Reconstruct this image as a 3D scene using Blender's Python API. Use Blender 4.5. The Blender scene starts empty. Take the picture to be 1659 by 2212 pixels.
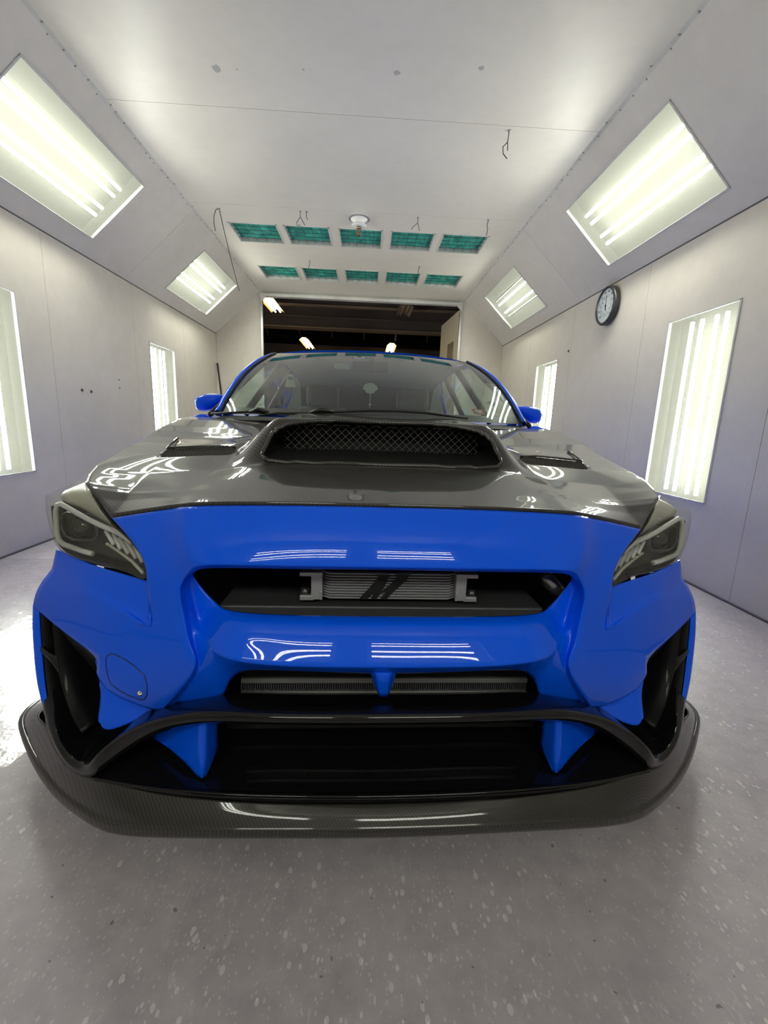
import bpy, bmesh, math, random
from mathutils import Vector, Matrix
from mathutils.bvhtree import BVHTree
random.seed(7)
S = bpy.context.scene
COL = S.collection

# ------------------------------------------------------------ camera, world, exposure
FPX, PITCH, YAW, ROLL = 950.79, .1991, .0454, .0358
IW, IH = 1659, 2212
fwd = Vector((math.sin(YAW)*math.cos(PITCH), math.cos(YAW)*math.cos(PITCH), -math.sin(PITCH)))
rgt = Vector((math.cos(YAW), -math.sin(YAW), 0)); dwn = fwd.cross(rgt)
rgt2 = rgt*math.cos(ROLL) - dwn*math.sin(ROLL); dwn2 = fwd.cross(rgt2)
CAM = Vector((0, 0, 1.0))
cd = bpy.data.cameras.new('camera'); co = bpy.data.objects.new('camera', cd); COL.objects.link(co)
cd.sensor_fit = 'HORIZONTAL'; cd.sensor_width = 36; cd.lens = 36*FPX/IW
cd.clip_start = .02; cd.clip_end = 100
R3 = Matrix((rgt2, -dwn2, -fwd)).transposed()
co.matrix_world = Matrix.Translation(CAM) @ R3.to_4x4()
S.camera = co
w = bpy.data.worlds.new('world'); S.world = w; w.use_nodes = True
w.node_tree.nodes['Background'].inputs[0].default_value = (.9, .85, .8, 1)
w.node_tree.nodes['Background'].inputs[1].default_value = .02
S.view_settings.view_transform = 'Standard'; S.view_settings.look = 'None'
S.view_settings.gamma = 1; S.view_settings.use_curve_mapping = False
S.view_settings.exposure = 0.06
S.cycles.use_denoising = True
S.cycles.use_adaptive_sampling = True; S.cycles.adaptive_threshold = .05; S.cycles.adaptive_min_samples = 16
S.cycles.max_bounces = 8; S.cycles.diffuse_bounces = 4; S.cycles.glossy_bounces = 4
S.cycles.transparent_max_bounces = 12; S.cycles.transmission_bounces = 6
S.cycles.caustics_reflective = False; S.cycles.caustics_refractive = False
S.cycles.sample_clamp_indirect = 6
TUBE_POWER = 60.0

# ------------------------------------------------------------ car pose and survey of the photograph
CX, CT, CY = .059, .019, .80
_c, _s = math.cos(CT), math.sin(CT)
def w2c(P):
    dx, dy = P[0]-CX, P[1]-CY
    return Vector((_c*dx+_s*dy, -_s*dx+_c*dy, P[2]))
CC = w2c(CAM)
def ray(px, py):
    return (rgt2*((px-IW/2)/FPX) + dwn2*((py-IH/2)/FPX) + fwd)
def P(px, py, y=None, z=None, x=None):
    """point of the car (car coordinates) that the photograph shows at px,py, at a known depth y (or height z)"""
    d = ray(px, py); d = Vector((_c*d.x+_s*d.y, -_s*d.x+_c*d.y, d.z))
    if y is not None: t = (y-CC.y)/d.y
    elif z is not None: t = (z-CC.z)/d.z
    else: t = (x-CC.x)/d.x
    return CC + d*t

# ------------------------------------------------------------ materials
def mat(name, base=(.5,.5,.5), rough=.5, metal=0, coat=0, coat_rough=.03, spec=.5, emit=None, estr=0):
    m = bpy.data.materials.new(name); m.use_nodes = True
    b = m.node_tree.nodes['Principled BSDF']
    b.inputs['Base Color'].default_value = (*base, 1); b.inputs['Roughness'].default_value = rough
    b.inputs['Metallic'].default_value = metal; b.inputs['Specular IOR Level'].default_value = spec
    b.inputs['Coat Weight'].default_value = coat; b.inputs['Coat Roughness'].default_value = coat_rough
    if emit:
        b.inputs['Emission Color'].default_value = (*emit, 1); b.inputs['Emission Strength'].default_value = estr
    return m
def N(m, t, **k):
    n = m.node_tree.nodes.new(t)
    for a, v in k.items():
        if a.startswith('i_'): n.inputs[a[2:].replace('_', ' ')].default_value = v
        else: setattr(n, a, v)
    return n
def L(m, a, b): m.node_tree.links.new(a, b)
def bsdf(m): return m.node_tree.nodes['Principled BSDF']
def coords(m, kind='Object', scale=(1,1,1)):
    tc = N(m, 'ShaderNodeTexCoord'); mp = N(m, 'ShaderNodeMapping'); mp.inputs['Scale'].default_value = scale
    L(m, tc.outputs[kind], mp.inputs[0]); return mp.outputs[0]
def noise(m, vec, scale, detail=3, rough=.5):
    n = N(m, 'ShaderNodeTexNoise'); n.inputs['Scale'].default_value = scale; n.inputs['Detail'].default_value = detail
    n.inputs['Roughness'].default_value = rough; L(m, vec, n.inputs['Vector']); return n.outputs['Fac']
def ramp(m, fac, stops):
    r = N(m, 'ShaderNodeValToRGB'); e = r.color_ramp.elements
    while len(e) < len(stops): e.new(.5)
    for q, (p, c) in zip(e, stops): q.position = p; q.color = (*c, 1) if len(c) == 3 else c
    L(m, fac, r.inputs[0]); return r.outputs[0]
def mth(m, op, a, b=None, c=None):
    n = N(m, 'ShaderNodeMath', operation=op)
    for i, v in enumerate((a, b, c)):
        if v is None: continue
        if isinstance(v, (int, float)): n.inputs[i].default_value = v
        else: L(m, v, n.inputs[i])
    return n.outputs[0]
def bump(m, h, strength=.2, dist=.01, target='Normal'):
    b = N(m, 'ShaderNodeBump'); b.inputs['Strength'].default_value = strength; b.inputs['Distance'].default_value = dist
    L(m, h, b.inputs['Height']); L(m, b.outputs[0], bsdf(m).inputs[target])
    return b

def painted_panel(name, col, rough, dirt=.12, wav=.25, chips=.022):
    m = mat(name, col, rough)
    v = coords(m)
    n1 = noise(m, v, 1.3, 4); n2 = noise(m, v, 9, 5, .7)
    mix = mth(m, 'ADD', mth(m, 'MULTIPLY', n1, .6), mth(m, 'MULTIPLY', n2, .4))
    d = tuple(c*(1-dirt) for c in col); e = tuple(min(1, c*(1+dirt*.5)) for c in col)
    c = ramp(m, mix, [(.3, d), (.7, e)])
    # small chips and specks of overspray
    vo = N(m, 'ShaderNodeTexVoronoi'); vo.inputs['Scale'].default_value = 3.1; L(m, v, vo.inputs['Vector'])
    sp = mth(m, 'LESS_THAN', mth(m, 'ADD', vo.outputs['Distance'], mth(m, 'MULTIPLY', n2, .02)), chips)
    mx = N(m, 'ShaderNodeMix', data_type='RGBA'); L(m, sp, mx.inputs[0]); L(m, c, mx.inputs[6]); mx.inputs[7].default_value = (.22, .21, .2, 1)
    L(m, mx.outputs[2], bsdf(m).inputs['Base Color'])
    L(m, mth(m, 'ADD', rough-.06, mth(m, 'MULTIPLY', n1, .14)), bsdf(m).inputs['Roughness'])
    bump(m, noise(m, v, 2.2, 2), wav, .02)
    return m
M = {}
M['wall'] = painted_panel('wall_paint', (.60, .558, .475), .42)
M['slant'] = painted_panel('slant_paint', (.60, .57, .51), .38)
M['ceil'] = painted_panel('ceiling_paint', (.645, .618, .55), .33, .08, .2, .016)
M['trim'] = painted_panel('trim_paint', (.56, .555, .52), .35, .35, .1)
M['joint'] = mat('joint_gap', (.16, .155, .15), .8)
M['dark_line'] = mat('dark_edge', (.10, .095, .09), .8)  # dark tone for the corner seams and strip edges
M['white'] = mat('white_enamel', (.75, .75, .74), .3)
M['rivet'] = mat('rivet_metal', (.30, .29, .28), .45, .6)
M['rubber'] = mat('black_rubber', (.012, .012, .013), .6)
M['black'] = mat('black_plastic', (.012, .012, .013), .4)
M['void'] = mat('engine_bay_black', (.004, .004, .0045), .7)
M['steel'] = mat('galvanised_steel', (.45, .45, .44), .35, .9)
M['alu'] = mat('cast_aluminium', (.48, .48, .51), .45, .35)
M['darkalu'] = mat('dark_fin_metal', (.10, .10, .105), .5, .3)

def floor_mat():
    m = mat('painted_concrete', (.2, .2, .2), .4)
    v = coords(m)
    n1 = noise(m, v, 1.1, 5, .6); n2 = noise(m, v, 14, 6, .7); n3 = noise(m, v, 3.5, 4, .6)
    base = ramp(m, mth(m, 'ADD', mth(m, 'MULTIPLY', n1, .55), mth(m, 'MULTIPLY', n2, .45)), [(.30, (.31, .285, .325)), (.5, (.44, .405, .445)), (.72, (.56, .52, .55))])
    def flecks(scale, thr, nsc, lo, stretch):
        vv = coords(m, 'Object', stretch)
        vo = N(m, 'ShaderNodeTexVoronoi'); vo.inputs['Scale'].default_value = scale; vo.inputs['Randomness'].default_value = 1; L(m, vv, vo.inputs['Vector'])
        nn = noise(m, v, nsc, 3)
        wn = N(m, 'ShaderNodeTexWhiteNoise'); L(m, vo.outputs['Position'], wn.inputs['Vector'])
        size = mth(m, 'MULTIPLY', mth(m, 'POWER', wn.outputs['Value'], 2.6), thr)
        a = mth(m, 'LESS_THAN', mth(m, 'ADD', vo.outputs['Distance'], mth(m, 'MULTIPLY', n2, .12)), mth(m, 'ADD', size, .03))
        return mth(m, 'MULTIPLY', a, mth(m, 'GREATER_THAN', nn, lo))
    f1 = flecks(70, .42, 2.0, .42, (1, .6, 1)); f2 = flecks(150, .50, 3.0, .30, (1, .7, 1)); f3 = flecks(38, .17, 1.4, .50, (1, .6, 1))
    f = mth(m, 'MINIMUM', mth(m, 'ADD', mth(m, 'MULTIPLY', f1, .5), mth(m, 'ADD', mth(m, 'MULTIPLY', f2, .28), mth(m, 'MULTIPLY', f3, .5))), 1)
    mx = N(m, 'ShaderNodeMix', data_type='RGBA'); L(m, f, mx.inputs[0]); L(m, base, mx.inputs[6]); mx.inputs[7].default_value = (.80, .78, .80, 1)
    # light worn streaks
    nv = noise(m, coords(m, 'Object', (1, .25, 1)), 60, 4, .8)
    st = mth(m, 'MULTIPLY', mth(m, 'GREATER_THAN', nv, .60), mth(m, 'MULTIPLY', mth(m, 'GREATER_THAN', n3, .5), .22))
    mx2 = N(m, 'ShaderNodeMix', data_type='RGBA'); L(m, st, mx2.inputs[0]); L(m, mx.outputs[2], mx2.inputs[6]); mx2.inputs[7].default_value = (.74, .70, .72, 1)
    # dark specks
    dk = mth(m, 'MULTIPLY', mth(m, 'LESS_THAN', noise(m, v, 45, 2), .27), .6)
    mx3 = N(m, 'ShaderNodeMix', data_type='RGBA'); L(m, dk, mx3.inputs[0]); L(m, mx2.outputs[2], mx3.inputs[6]); mx3.inputs[7].default_value = (.07, .07, .07, 1)
    # wet patch beside the car on the left
    sx = N(m, 'ShaderNodeSeparateXYZ'); L(m, coords(m), sx.inputs[0])
    edge = mth(m, 'ADD', sx.outputs['X'], mth(m, 'MULTIPLY', n3, .35))
    wet1 = mth(m, 'LESS_THAN', edge, -.86)
    wet2 = mth(m, 'GREATER_THAN', mth(m, 'ADD', sx.outputs['Y'], mth(m, 'MULTIPLY', sx.outputs['X'], .22)), .84)
    wet3 = mth(m, 'LESS_THAN', sx.outputs['Y'], 3.0)
    wet = mth(m, 'MULTIPLY', mth(m, 'MULTIPLY', wet1, wet2), wet3)
    L(m, mx3.outputs[2], bsdf(m).inputs['Base Color'])
    rgh = mth(m, 'ADD', .36, mth(m, 'MULTIPLY', n2, .25))
    mr = N(m, 'ShaderNodeMix', data_type='FLOAT'); L(m, wet, mr.inputs[0]); L(m, rgh, mr.inputs[2]); mr.inputs[3].default_value = .3
    L(m, mr.outputs[0], bsdf(m).inputs['Roughness'])
    L(m, mth(m, 'MULTIPLY', wet, 1), bsdf(m).inputs['Coat Weight'])
    bump(m, mth(m, 'ADD', n2, mth(m, 'MULTIPLY', n3, 1.2)), .25, .004)
    bb = N(m, 'ShaderNodeBump'); bb.inputs['Strength'].default_value = .5; bb.inputs['Distance'].default_value = .008; bsdf(m).inputs['Coat Roughness'].default_value = .09; bsdf(m).inputs['Coat IOR'].default_value = 1.33
    L(m, noise(m, v, 11, 3), bb.inputs['Height']); L(m, bb.outputs[0], bsdf(m).inputs['Coat Normal'])
    return m
M['floor'] = floor_mat()

def glass_mat(name, tint, haze, hazecol, rough=.0, f0=.04, double=False):
    """thin pane: sees through, mirrors by Fresnel, a little dusty"""
    m = bpy.data.materials.new(name); m.use_nodes = True; nt = m.node_tree; nt.nodes.clear()
    out = N(m, 'ShaderNodeOutputMaterial'); tr = N(m, 'ShaderNodeBsdfTransparent'); tr.inputs[0].default_value = (*tint, 1)
    gl = N(m, 'ShaderNodeBsdfGlossy'); gl.inputs['Roughness'].default_value = rough
    g = N(m, 'ShaderNodeNewGeometry'); dt = N(m, 'ShaderNodeVectorMath', operation='DOT_PRODUCT'); L(m, g.outputs['Normal'], dt.inputs[0]); L(m, g.outputs['Incoming'], dt.inputs[1])
    fr = mth(m, 'ADD', mth(m, 'MULTIPLY', mth(m, 'POWER', mth(m, 'SUBTRACT', 1, mth(m, 'ABSOLUTE', dt.outputs['Value'])), 5), 1-f0), f0)
    if double: fr = mth(m, 'DIVIDE', mth(m, 'MULTIPLY', fr, 2), mth(m, 'ADD', fr, 1))
    tl = N(m, 'ShaderNodeBsdfDiffuse'); tl.inputs[0].default_value = (*hazecol, 1)
    t2 = N(m, 'ShaderNodeBsdfTranslucent'); t2.inputs[0].default_value = (*hazecol, 1)
    a = N(m, 'ShaderNodeMixShader'); a.inputs[0].default_value = .5; L(m, tl.outputs[0], a.inputs[1]); L(m, t2.outputs[0], a.inputs[2])
    b = N(m, 'ShaderNodeMixShader'); b.inputs[0].default_value = haze; L(m, tr.outputs[0], b.inputs[1]); L(m, a.outputs[0], b.inputs[2])
    c = N(m, 'ShaderNodeMixShader'); L(m, fr, c.inputs[0]); L(m, b.outputs[0], c.inputs[1]); L(m, gl.outputs[0], c.inputs[2])
    L(m, c.outputs[0], out.inputs[0]); return m
M['pane'] = glass_mat('lamp_pane_glass', (.93, .95, .92), .010, (.85, .88, .70))
M['tube'] = mat('lamp_tube_glow', (.9, .9, .9), .4, emit=(1, .975, .93), estr=TUBE_POWER)
M['tube_dim'] = mat('dimmed_lamp_tube_glow', (.9, .9, .9), .4, emit=(1, .975, .93), estr=TUBE_POWER*.7)  # back wall tubes turned down to weaken the light from behind the camera
M['reflector'] = mat('lamp_reflector', (.035, .035, .03), .9, spec=0, emit=(1, 1, .86), estr=.52)  # the tubes' light on the reflector is put in as its own glow

# ------------------------------------------------------------ mesh helpers
class MB:
    def __init__(self): self.v = []; self.f = []; self.sm = []
    def add(self, vs, fs, smooth=False):
        n = len(self.v); self.v += [tuple(q) for q in vs]; self.f += [tuple(i+n for i in f) for f in fs]; self.sm += [smooth]*len(fs); return self
    def box(self, lo, hi, mtx=None):
        x0, y0, z0 = lo; x1, y1, z1 = hi
        vs = [Vector(q) for q in ((x0,y0,z0),(x1,y0,z0),(x1,y1,z0),(x0,y1,z0),(x0,y0,z1),(x1,y0,z1),(x1,y1,z1),(x0,y1,z1))]
        if mtx: vs = [mtx @ q for q in vs]
        return self.add(vs, [(0,3,2,1),(4,5,6,7),(0,1,5,4),(1,2,6,5),(2,3,7,6),(3,0,4,7)])
    def tube(self, pts, r, n=8, closed=False, caps=True):
        pts = [Vector(p) for p in pts]; m = len(pts); rs = r if isinstance(r, (list, tuple)) else [r]*m
        t0 = (pts[1]-pts[0]).normalized(); up = Vector((0,0,1)) if abs(t0.z) < .9 else Vector((1,0,0))
        u = t0.cross(up).normalized(); vs = []
        for i, p in enumerate(pts):
            a = pts[(i-1) % m] if (closed or i) else pts[i]; b = pts[(i+1) % m] if (closed or i < m-1) else pts[i]
            t = (b-a).normalized(); u = (u - t*u.dot(t)).normalized(); v = t.cross(u)
            vs += [p + (u*math.cos(2*math.pi*k/n) + v*math.sin(2*math.pi*k/n))*rs[i] for k in range(n)]
        fs = []
        for i in range(m if closed else m-1):
            j = (i+1) % m
            fs += [(i*n+k, i*n+(k+1) % n, j*n+(k+1) % n, j*n+k) for k in range(n)]
        if caps and not closed: fs += [tuple(range(n))[::-1], tuple(range((m-1)*n, m*n))]
        return self.add(vs, fs, True)
    def lathe(self, prof, mtx, n=24, smooth=True):
        """prof: (radius, height) pairs around local z"""
        vs = []
        for r, h in prof: vs += [mtx @ Vector((r*math.cos(2*math.pi*k/n), r*math.sin(2*math.pi*k/n), h)) for k in range(n)]
        fs = []
        for i in range(len(prof)-1): fs += [(i*n+k, i*n+(k+1) % n, (i+1)*n+(k+1) % n, (i+1)*n+k) for k in range(n)]
        if prof[0][0] > 1e-6: fs.append(tuple(range(n))[::-1])
        if prof[-1][0] > 1e-6: fs.append(tuple(range((len(prof)-1)*n, len(prof)*n)))
        return self.add(vs, fs, smooth)
    def prism(self, poly, d, mtx=None):
        """closed 3D polygon extruded by vector d"""
        n = len(poly); a = [Vector(p) for p in poly]; b = [p + Vector(d) for p in a]; vs = a+b
        if mtx: vs = [mtx @ q for q in vs]
        return self.add(vs, [tuple(range(n))[::-1], tuple(range(n, 2*n))]+[(k, (k+1) % n, n+(k+1) % n, n+k) for k in range(n)])
    def grid(self, rows, smooth=True, closed=False):
        m = len(rows[0]); vs = [q for r in rows for q in r]; fs = []
        for i in range(len(rows)-1):
            for k in range(m if closed else m-1):
                fs.append((i*m+k, i*m+(k+1) % m, (i+1)*m+(k+1) % m, (i+1)*m+k))
        return self.add(vs, fs, smooth)
    def mirror(self):
        n = len(self.v); self.v += [(-x, y, z) for x, y, z in self.v]
        self.f += [tuple(i+n for i in f)[::-1] for f in self.f]; self.sm += self.sm; return self
    def build(self, name, material, parent=None, merge=0, mods=()):
        me = bpy.data.meshes.new(name); me.from_pydata(self.v, [], self.f)
        me.polygons.foreach_set('use_smooth', self.sm)
        if isinstance(material, str): material = M[material]
        me.materials.append(material)
        bm = bmesh.new(); bm.from_mesh(me)
        if merge: bmesh.ops.remove_doubles(bm, verts=bm.verts, dist=merge)
        bmesh.ops.recalc_face_normals(bm, faces=bm.faces)
        bm.to_mesh(me); bm.free()
        o = bpy.data.objects.new(name, me); COL.objects.link(o)
        if parent: o.parent = parent
        return o
def tag(o, label=None, cat=None, group=None, kind=None):
    if label: o['label'] = label
    if cat: o['category'] = cat
    if group: o['group'] = group
    if kind: o['kind'] = kind
    return o
def empty(name, loc=(0,0,0), rz=0, parent=None):
    o = bpy.data.objects.new(name, None); COL.objects.link(o); o.location = loc; o.rotation_euler = (0,0,rz)
    o.empty_display_size = .1
    if parent: o.parent = parent
    return o
def bev(o, wdt=.002, seg=2, ang=30):
    b = o.modifiers.new('bevel', 'BEVEL'); b.width = wdt; b.segments = seg; b.limit_method = 'ANGLE'; b.angle_limit = math.radians(ang); return o

# ------------------------------------------------------------ room
XL, XR, ZS, CL, CR, ZC = -2.477, 2.226, 2.325, -1.752, 1.534, 2.988
YF, YB = 7.65, -1.47
JY = [-1.47, -.17, 1.13, 2.43, 3.73, 5.03, 6.33, 7.65]          # joints between the wall sheets
CJ = [-1.47, -.64, .71, 2.06, 3.385, 4.74, 5.97, 7.65]
WALL_LAMPS = [(2.755, 3.40), (5.345, 6.0)]            # Y ranges
WZ = (.555, 1.805)
SLANT_LAMPS = [(2.855, 4.19), (5.565, 6.87)]
SH = (.17, .80)                                                   # share of the slant's height covered by a lamp (from the wall up)

fl = MB().add([(XL-.3, YB-.2, 0), (XR+.3, YB-.2, 0), (XR+.3, 22, 0), (XL-.3, 22, 0), (XL-.3, YB-.2, -.1), (XR+.3, YB-.2, -.1), (XR+.3, 22, -.1), (XL-.3, 22, -.1)],
              [(0,1,2,3), (4,7,6,5), (0,4,5,1), (1,5,6,2), (2,6,7,3), (3,7,4,0)])
tag(fl.build('floor', 'floor'), kind='structure')

def sheet(o, ub, vb, y0, y1, t0, t1, holes, thick=.02):
    """a sheet in the plane o + t*ub (t along the slope) , y along the room; holes = list of (ya,yb,ta,tb); vb = outward normal"""
    g = .0016; y0 += g; y1 -= g
    ys = sorted({y0, y1, *[h for q in holes for h in q[:2] if y0 < h < y1]}); ts = sorted({t0, t1, *[h for q in holes for h in q[2:]]})
    m = MB()
    for a, b in zip(ys, ys[1:]):
        for c, d in zip(ts, ts[1:]):
            ym, tm = (a+b)/2, (c+d)/2
            if any(q[0] < ym < q[1] and q[2] < tm < q[3] for q in holes): continue
            q = [o+ub*c+Vector((0,a,0)), o+ub*c+Vector((0,b,0)), o+ub*d+Vector((0,b,0)), o+ub*d+Vector((0,a,0))]
            m.add(q, [(0,1,2,3)])
    m.v = [tuple(Vector(v)) for v in m.v]
    n = len(m.v); back = [tuple(Vector(v)+vb*thick) for v in m.v]; fs = list(m.f)
    m.v += back
    for f in fs:
        m.f.append(tuple(i+n for i in f)[::-1]); m.sm.append(False)
        for i in range(4):
            m.f.append((f[i], f[(i+1) % 4], f[(i+1) % 4]+n, f[i]+n)); m.sm.append(False)
    return m
def wall_run(name, o, ub, vb, joints, t0, t1, holes, material):
    root = MB().add([o+ub*t0+vb*.26+Vector((0,YB,0)), o+ub*t0+vb*.26+Vector((0,YF,0)), o+ub*t1+vb*.26+Vector((0,YF,0)), o+ub*t1+vb*.26+Vector((0,YB,0))], [(0,1,2,3)])
    r = tag(root.build(name, 'joint'), kind='structure')
    for a, b in zip(joints, joints[1:]):
        sheet(o, ub, vb, a, b, t0, t1, [h for h in holes if h[0] > a-.01 and h[1] < b+.01] if name.startswith('wall') and 'upper' not in name else [(max(h[0], a), min(h[1], b), h[2], h[3]) for h in holes if h[1] > a and h[0] < b]).build('panel', material, r)
    return r
V = Vector
wh = [(a, b, WZ[0], WZ[1]) for a, b in WALL_LAMPS]
wall_run('wall_left', V((XL,0,0)), V((0,0,1)), V((-1,0,0)), JY, 0, ZS, wh, 'wall')
wall_run('wall_right', V((XR,0,0)), V((0,0,1)), V((1,0,0)), JY, 0, ZS, wh, 'wall')
uL = V((CL-XL, 0, ZC-ZS)); sl = uL.length; uL.normalize(); nL = V((-uL.z, 0, uL.x))
uR = V((CR-XR, 0, ZC-ZS)); sr = uR.length; uR.normalize(); nR = V((-uR.z, 0, uR.x))*-1
if nR.x < 0: nR = -nR
if nR.z < 0: nR = -nR
sh = [(a, b, sl*SH[0], sl*SH[1]) for a, b in SLANT_LAMPS]
shr = [(a, b, sr*SH[0], sr*SH[1]) for a, b in SLANT_LAMPS]
SJ = [-1.47, 1.8, 4.9, 7.65]
wall_run('wall_upper_left', V((XL,0,ZS)), uL, nL, SJ, 0, sl, sh, 'slant')
wall_run('wall_upper_right', V((XR,0,ZS)), uR, nR, SJ, 0, sr, shr, 'slant')
FX = [(-1.503, -.999), (-.933, -.453), (-.356, .114), (.205, .680), (.757, 1.255)]
FY = [(5.13, 5.63), (6.41, 6.95)]
# ceiling: sheets across the room, with openings for the filters
croot = tag(MB().box((CL-.3, YB, ZC+.30), (CR+.3, YF, ZC+.33)).build('ceiling', 'joint'), kind='structure')
def ceil_panel(a, b):
    holes = [(*fx, *fy) for fx in FX for fy in FY if fy[0] > a and fy[1] < b]
    g = .0016; xs = sorted({CL, CR, *[h for q in holes for h in q[:2]]}); ys = sorted({a+g, b-g, *[h for q in holes for h in q[2:]]}); m = MB()
    for x0, x1 in zip(xs, xs[1:]):
        for y0, y1 in zip(ys, ys[1:]):
            if any(q[0] < (x0+x1)/2 < q[1] and q[2] < (y0+y1)/2 < q[3] for q in holes): continue
            m.box((x0, y0, ZC), (x1, y1, ZC+.02))
    m.build('panel', 'ceil', croot)
for a, b in zip(CJ, CJ[1:]): ceil_panel(a, b)
for px_, py_, r_ in ((467,149,.030), (857,157,.020), (1040,147,.016), (655,150,.008), (512,150,.006)):
    d_ = rgt2*((px_-IW/2)/FPX)+dwn2*((py_-IH/2)/FPX)+fwd; q_ = CAM+d_*((ZC-CAM.z)/d_.z)
    MB().prism([(q_.x+r_*random.uniform(.6, 1.2)*math.cos(a), q_.y+r_*random.uniform(.6, 1.3)*math.sin(a), ZC-.0008) for a in [k*math.pi/5 for k in range(10)]], (0, 0, .0006)).build('paint_chip', mat('bare_patch', (.36, .36, .35), .6), croot)
# far wall with the open doorway, and the wall with the doors behind the camera
OX0, OX1, OZ = -1.745, 1.50, 2.925
far = tag(MB().box((XL-.2, YF+.12, ZC+.02), (XR+.2, YF+.14, ZC+.5)).build('wall_far', 'joint'), kind='structure')
MB().prism([(XL, YF, 0), (OX0, YF, 0), (OX0, YF, ZC), (CL, YF, ZC), (XL, YF, ZS)], (0, .1, 0)).build('panel', 'wall', far)
MB().prism([(OX1, YF, 0), (XR, YF, 0), (XR, YF, ZS), (CR, YF, ZC), (OX1, YF, ZC)], (0, .1, 0)).build('panel', 'wall', far)
MB().box((OX0, YF, OZ), (OX1, YF+.1, ZC)).build('header', 'trim', far)
for x, s in ((OX0, 1), (OX1, -1)):
    MB().box((x if s > 0 else x-.03, YF-.03, 0), (x+.03 if s > 0 else x, YF+.02, OZ)).build('door_frame', 'steel', far)
    MB().prism([(x, YF-.035, OZ), (x+s*.10, YF-.035, OZ), (x, YF-.035, OZ-.10)], (0, .03, 0)).build('corner_gusset', 'trim', far)
MB().box((OX0, YF-.05, OZ-.012), (OX1, YF, OZ+.03)).build('header_lip', 'trim', far)
back = tag(MB().box((XL-.2, YB-.42, 0), (XR+.2, YB-.40, ZC+.3)).build('wall_back', 'joint'), kind='structure')

def strip(name, a, b, wdt, n, mt='trim', rv=None):
    """flat metal strip from a to b with its rivets as sub-parts"""
    a, b = V(a), V(b); d = (b-a).normalized(); n = V(n).normalized(); s = d.cross(n).normalized()*wdt/2
    m = MB().add([a-s, b-s, b+s, a+s, a-s+n*.004, b-s+n*.004, b+s+n*.004, a+s+n*.004], [(0,1,2,3),(4,7,6,5),(0,4,5,1),(1,5,6,2),(2,6,7,3),(3,7,4,0)])
    o = tag(m.build(name, mt), kind='structure')
    if rv:
        for sg in (-1, 1): MB().tube([a+s*sg+n*.002, b+s*sg+n*.002], .0022, 4).build('edge_gap', 'dark_line', o)
        q = a.copy(); t = 0; L_ = (b-a).length; base = None
        while t < L_:
            mt_ = Matrix.Translation(a+d*t+n*.004+s*random.uniform(-.3, .3)) @ n.to_track_quat('Z', 'Y').to_matrix().to_4x4()
            if base is None:
                base = MB().lathe([(.007, 0), (.0065, .002), (.003, .0042), (0, .005)], Matrix.Identity(4), 8).build('rivet', 'rivet', o); c = base
            else:
                c = base.copy(); COL.objects.link(c)
            c.matrix_local = mt_
            t += rv*random.choice((.6, 1, 1, 1.5))
    return o
strip('trim_1', (CL, YB, ZC-.001), (CL, YF, ZC-.001), .11, (.35, 0, -1), rv=.11)
strip('trim_2', (CR, YB, ZC-.001), (CR, YF, ZC-.001), .11, (-.35, 0, -1), rv=.13)
def seam_strip(name, a, b, r, mt): return tag(MB().tube([a, b], r, 6).build(name, mt), kind='structure')
seam_strip('trim_3', (XL+.002, YB, ZS), (XL+.002, YF, ZS), .005, 'dark_line'); seam_strip('trim_4', (XR-.002, YB, ZS), (XR-.002, YF, ZS), .005, 'dark_line')
seam_strip('trim_5', (XL+.001, YB, .004), (XL+.001, YF, .004), .009, 'dark_line'); seam_strip('trim_6', (XR-.001, YB, .004), (XR-.001, YF, .004), .009, 'dark_line')
seam_strip('trim_7', (XL, YF-.003, ZS), (CL, YF-.003, ZC), .006, 'trim'); seam_strip('trim_8', (XR, YF-.003, ZS), (CR, YF-.003, ZC), .006, 'trim')
seam_strip('trim_9', (XL+.003, YF-.003, 0), (XL+.003, YF-.003, ZS), .006, 'trim'); seam_strip('trim_10', (XR-.003, YF-.003, 0), (XR-.003, YF-.003, ZS), .006, 'trim')

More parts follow.
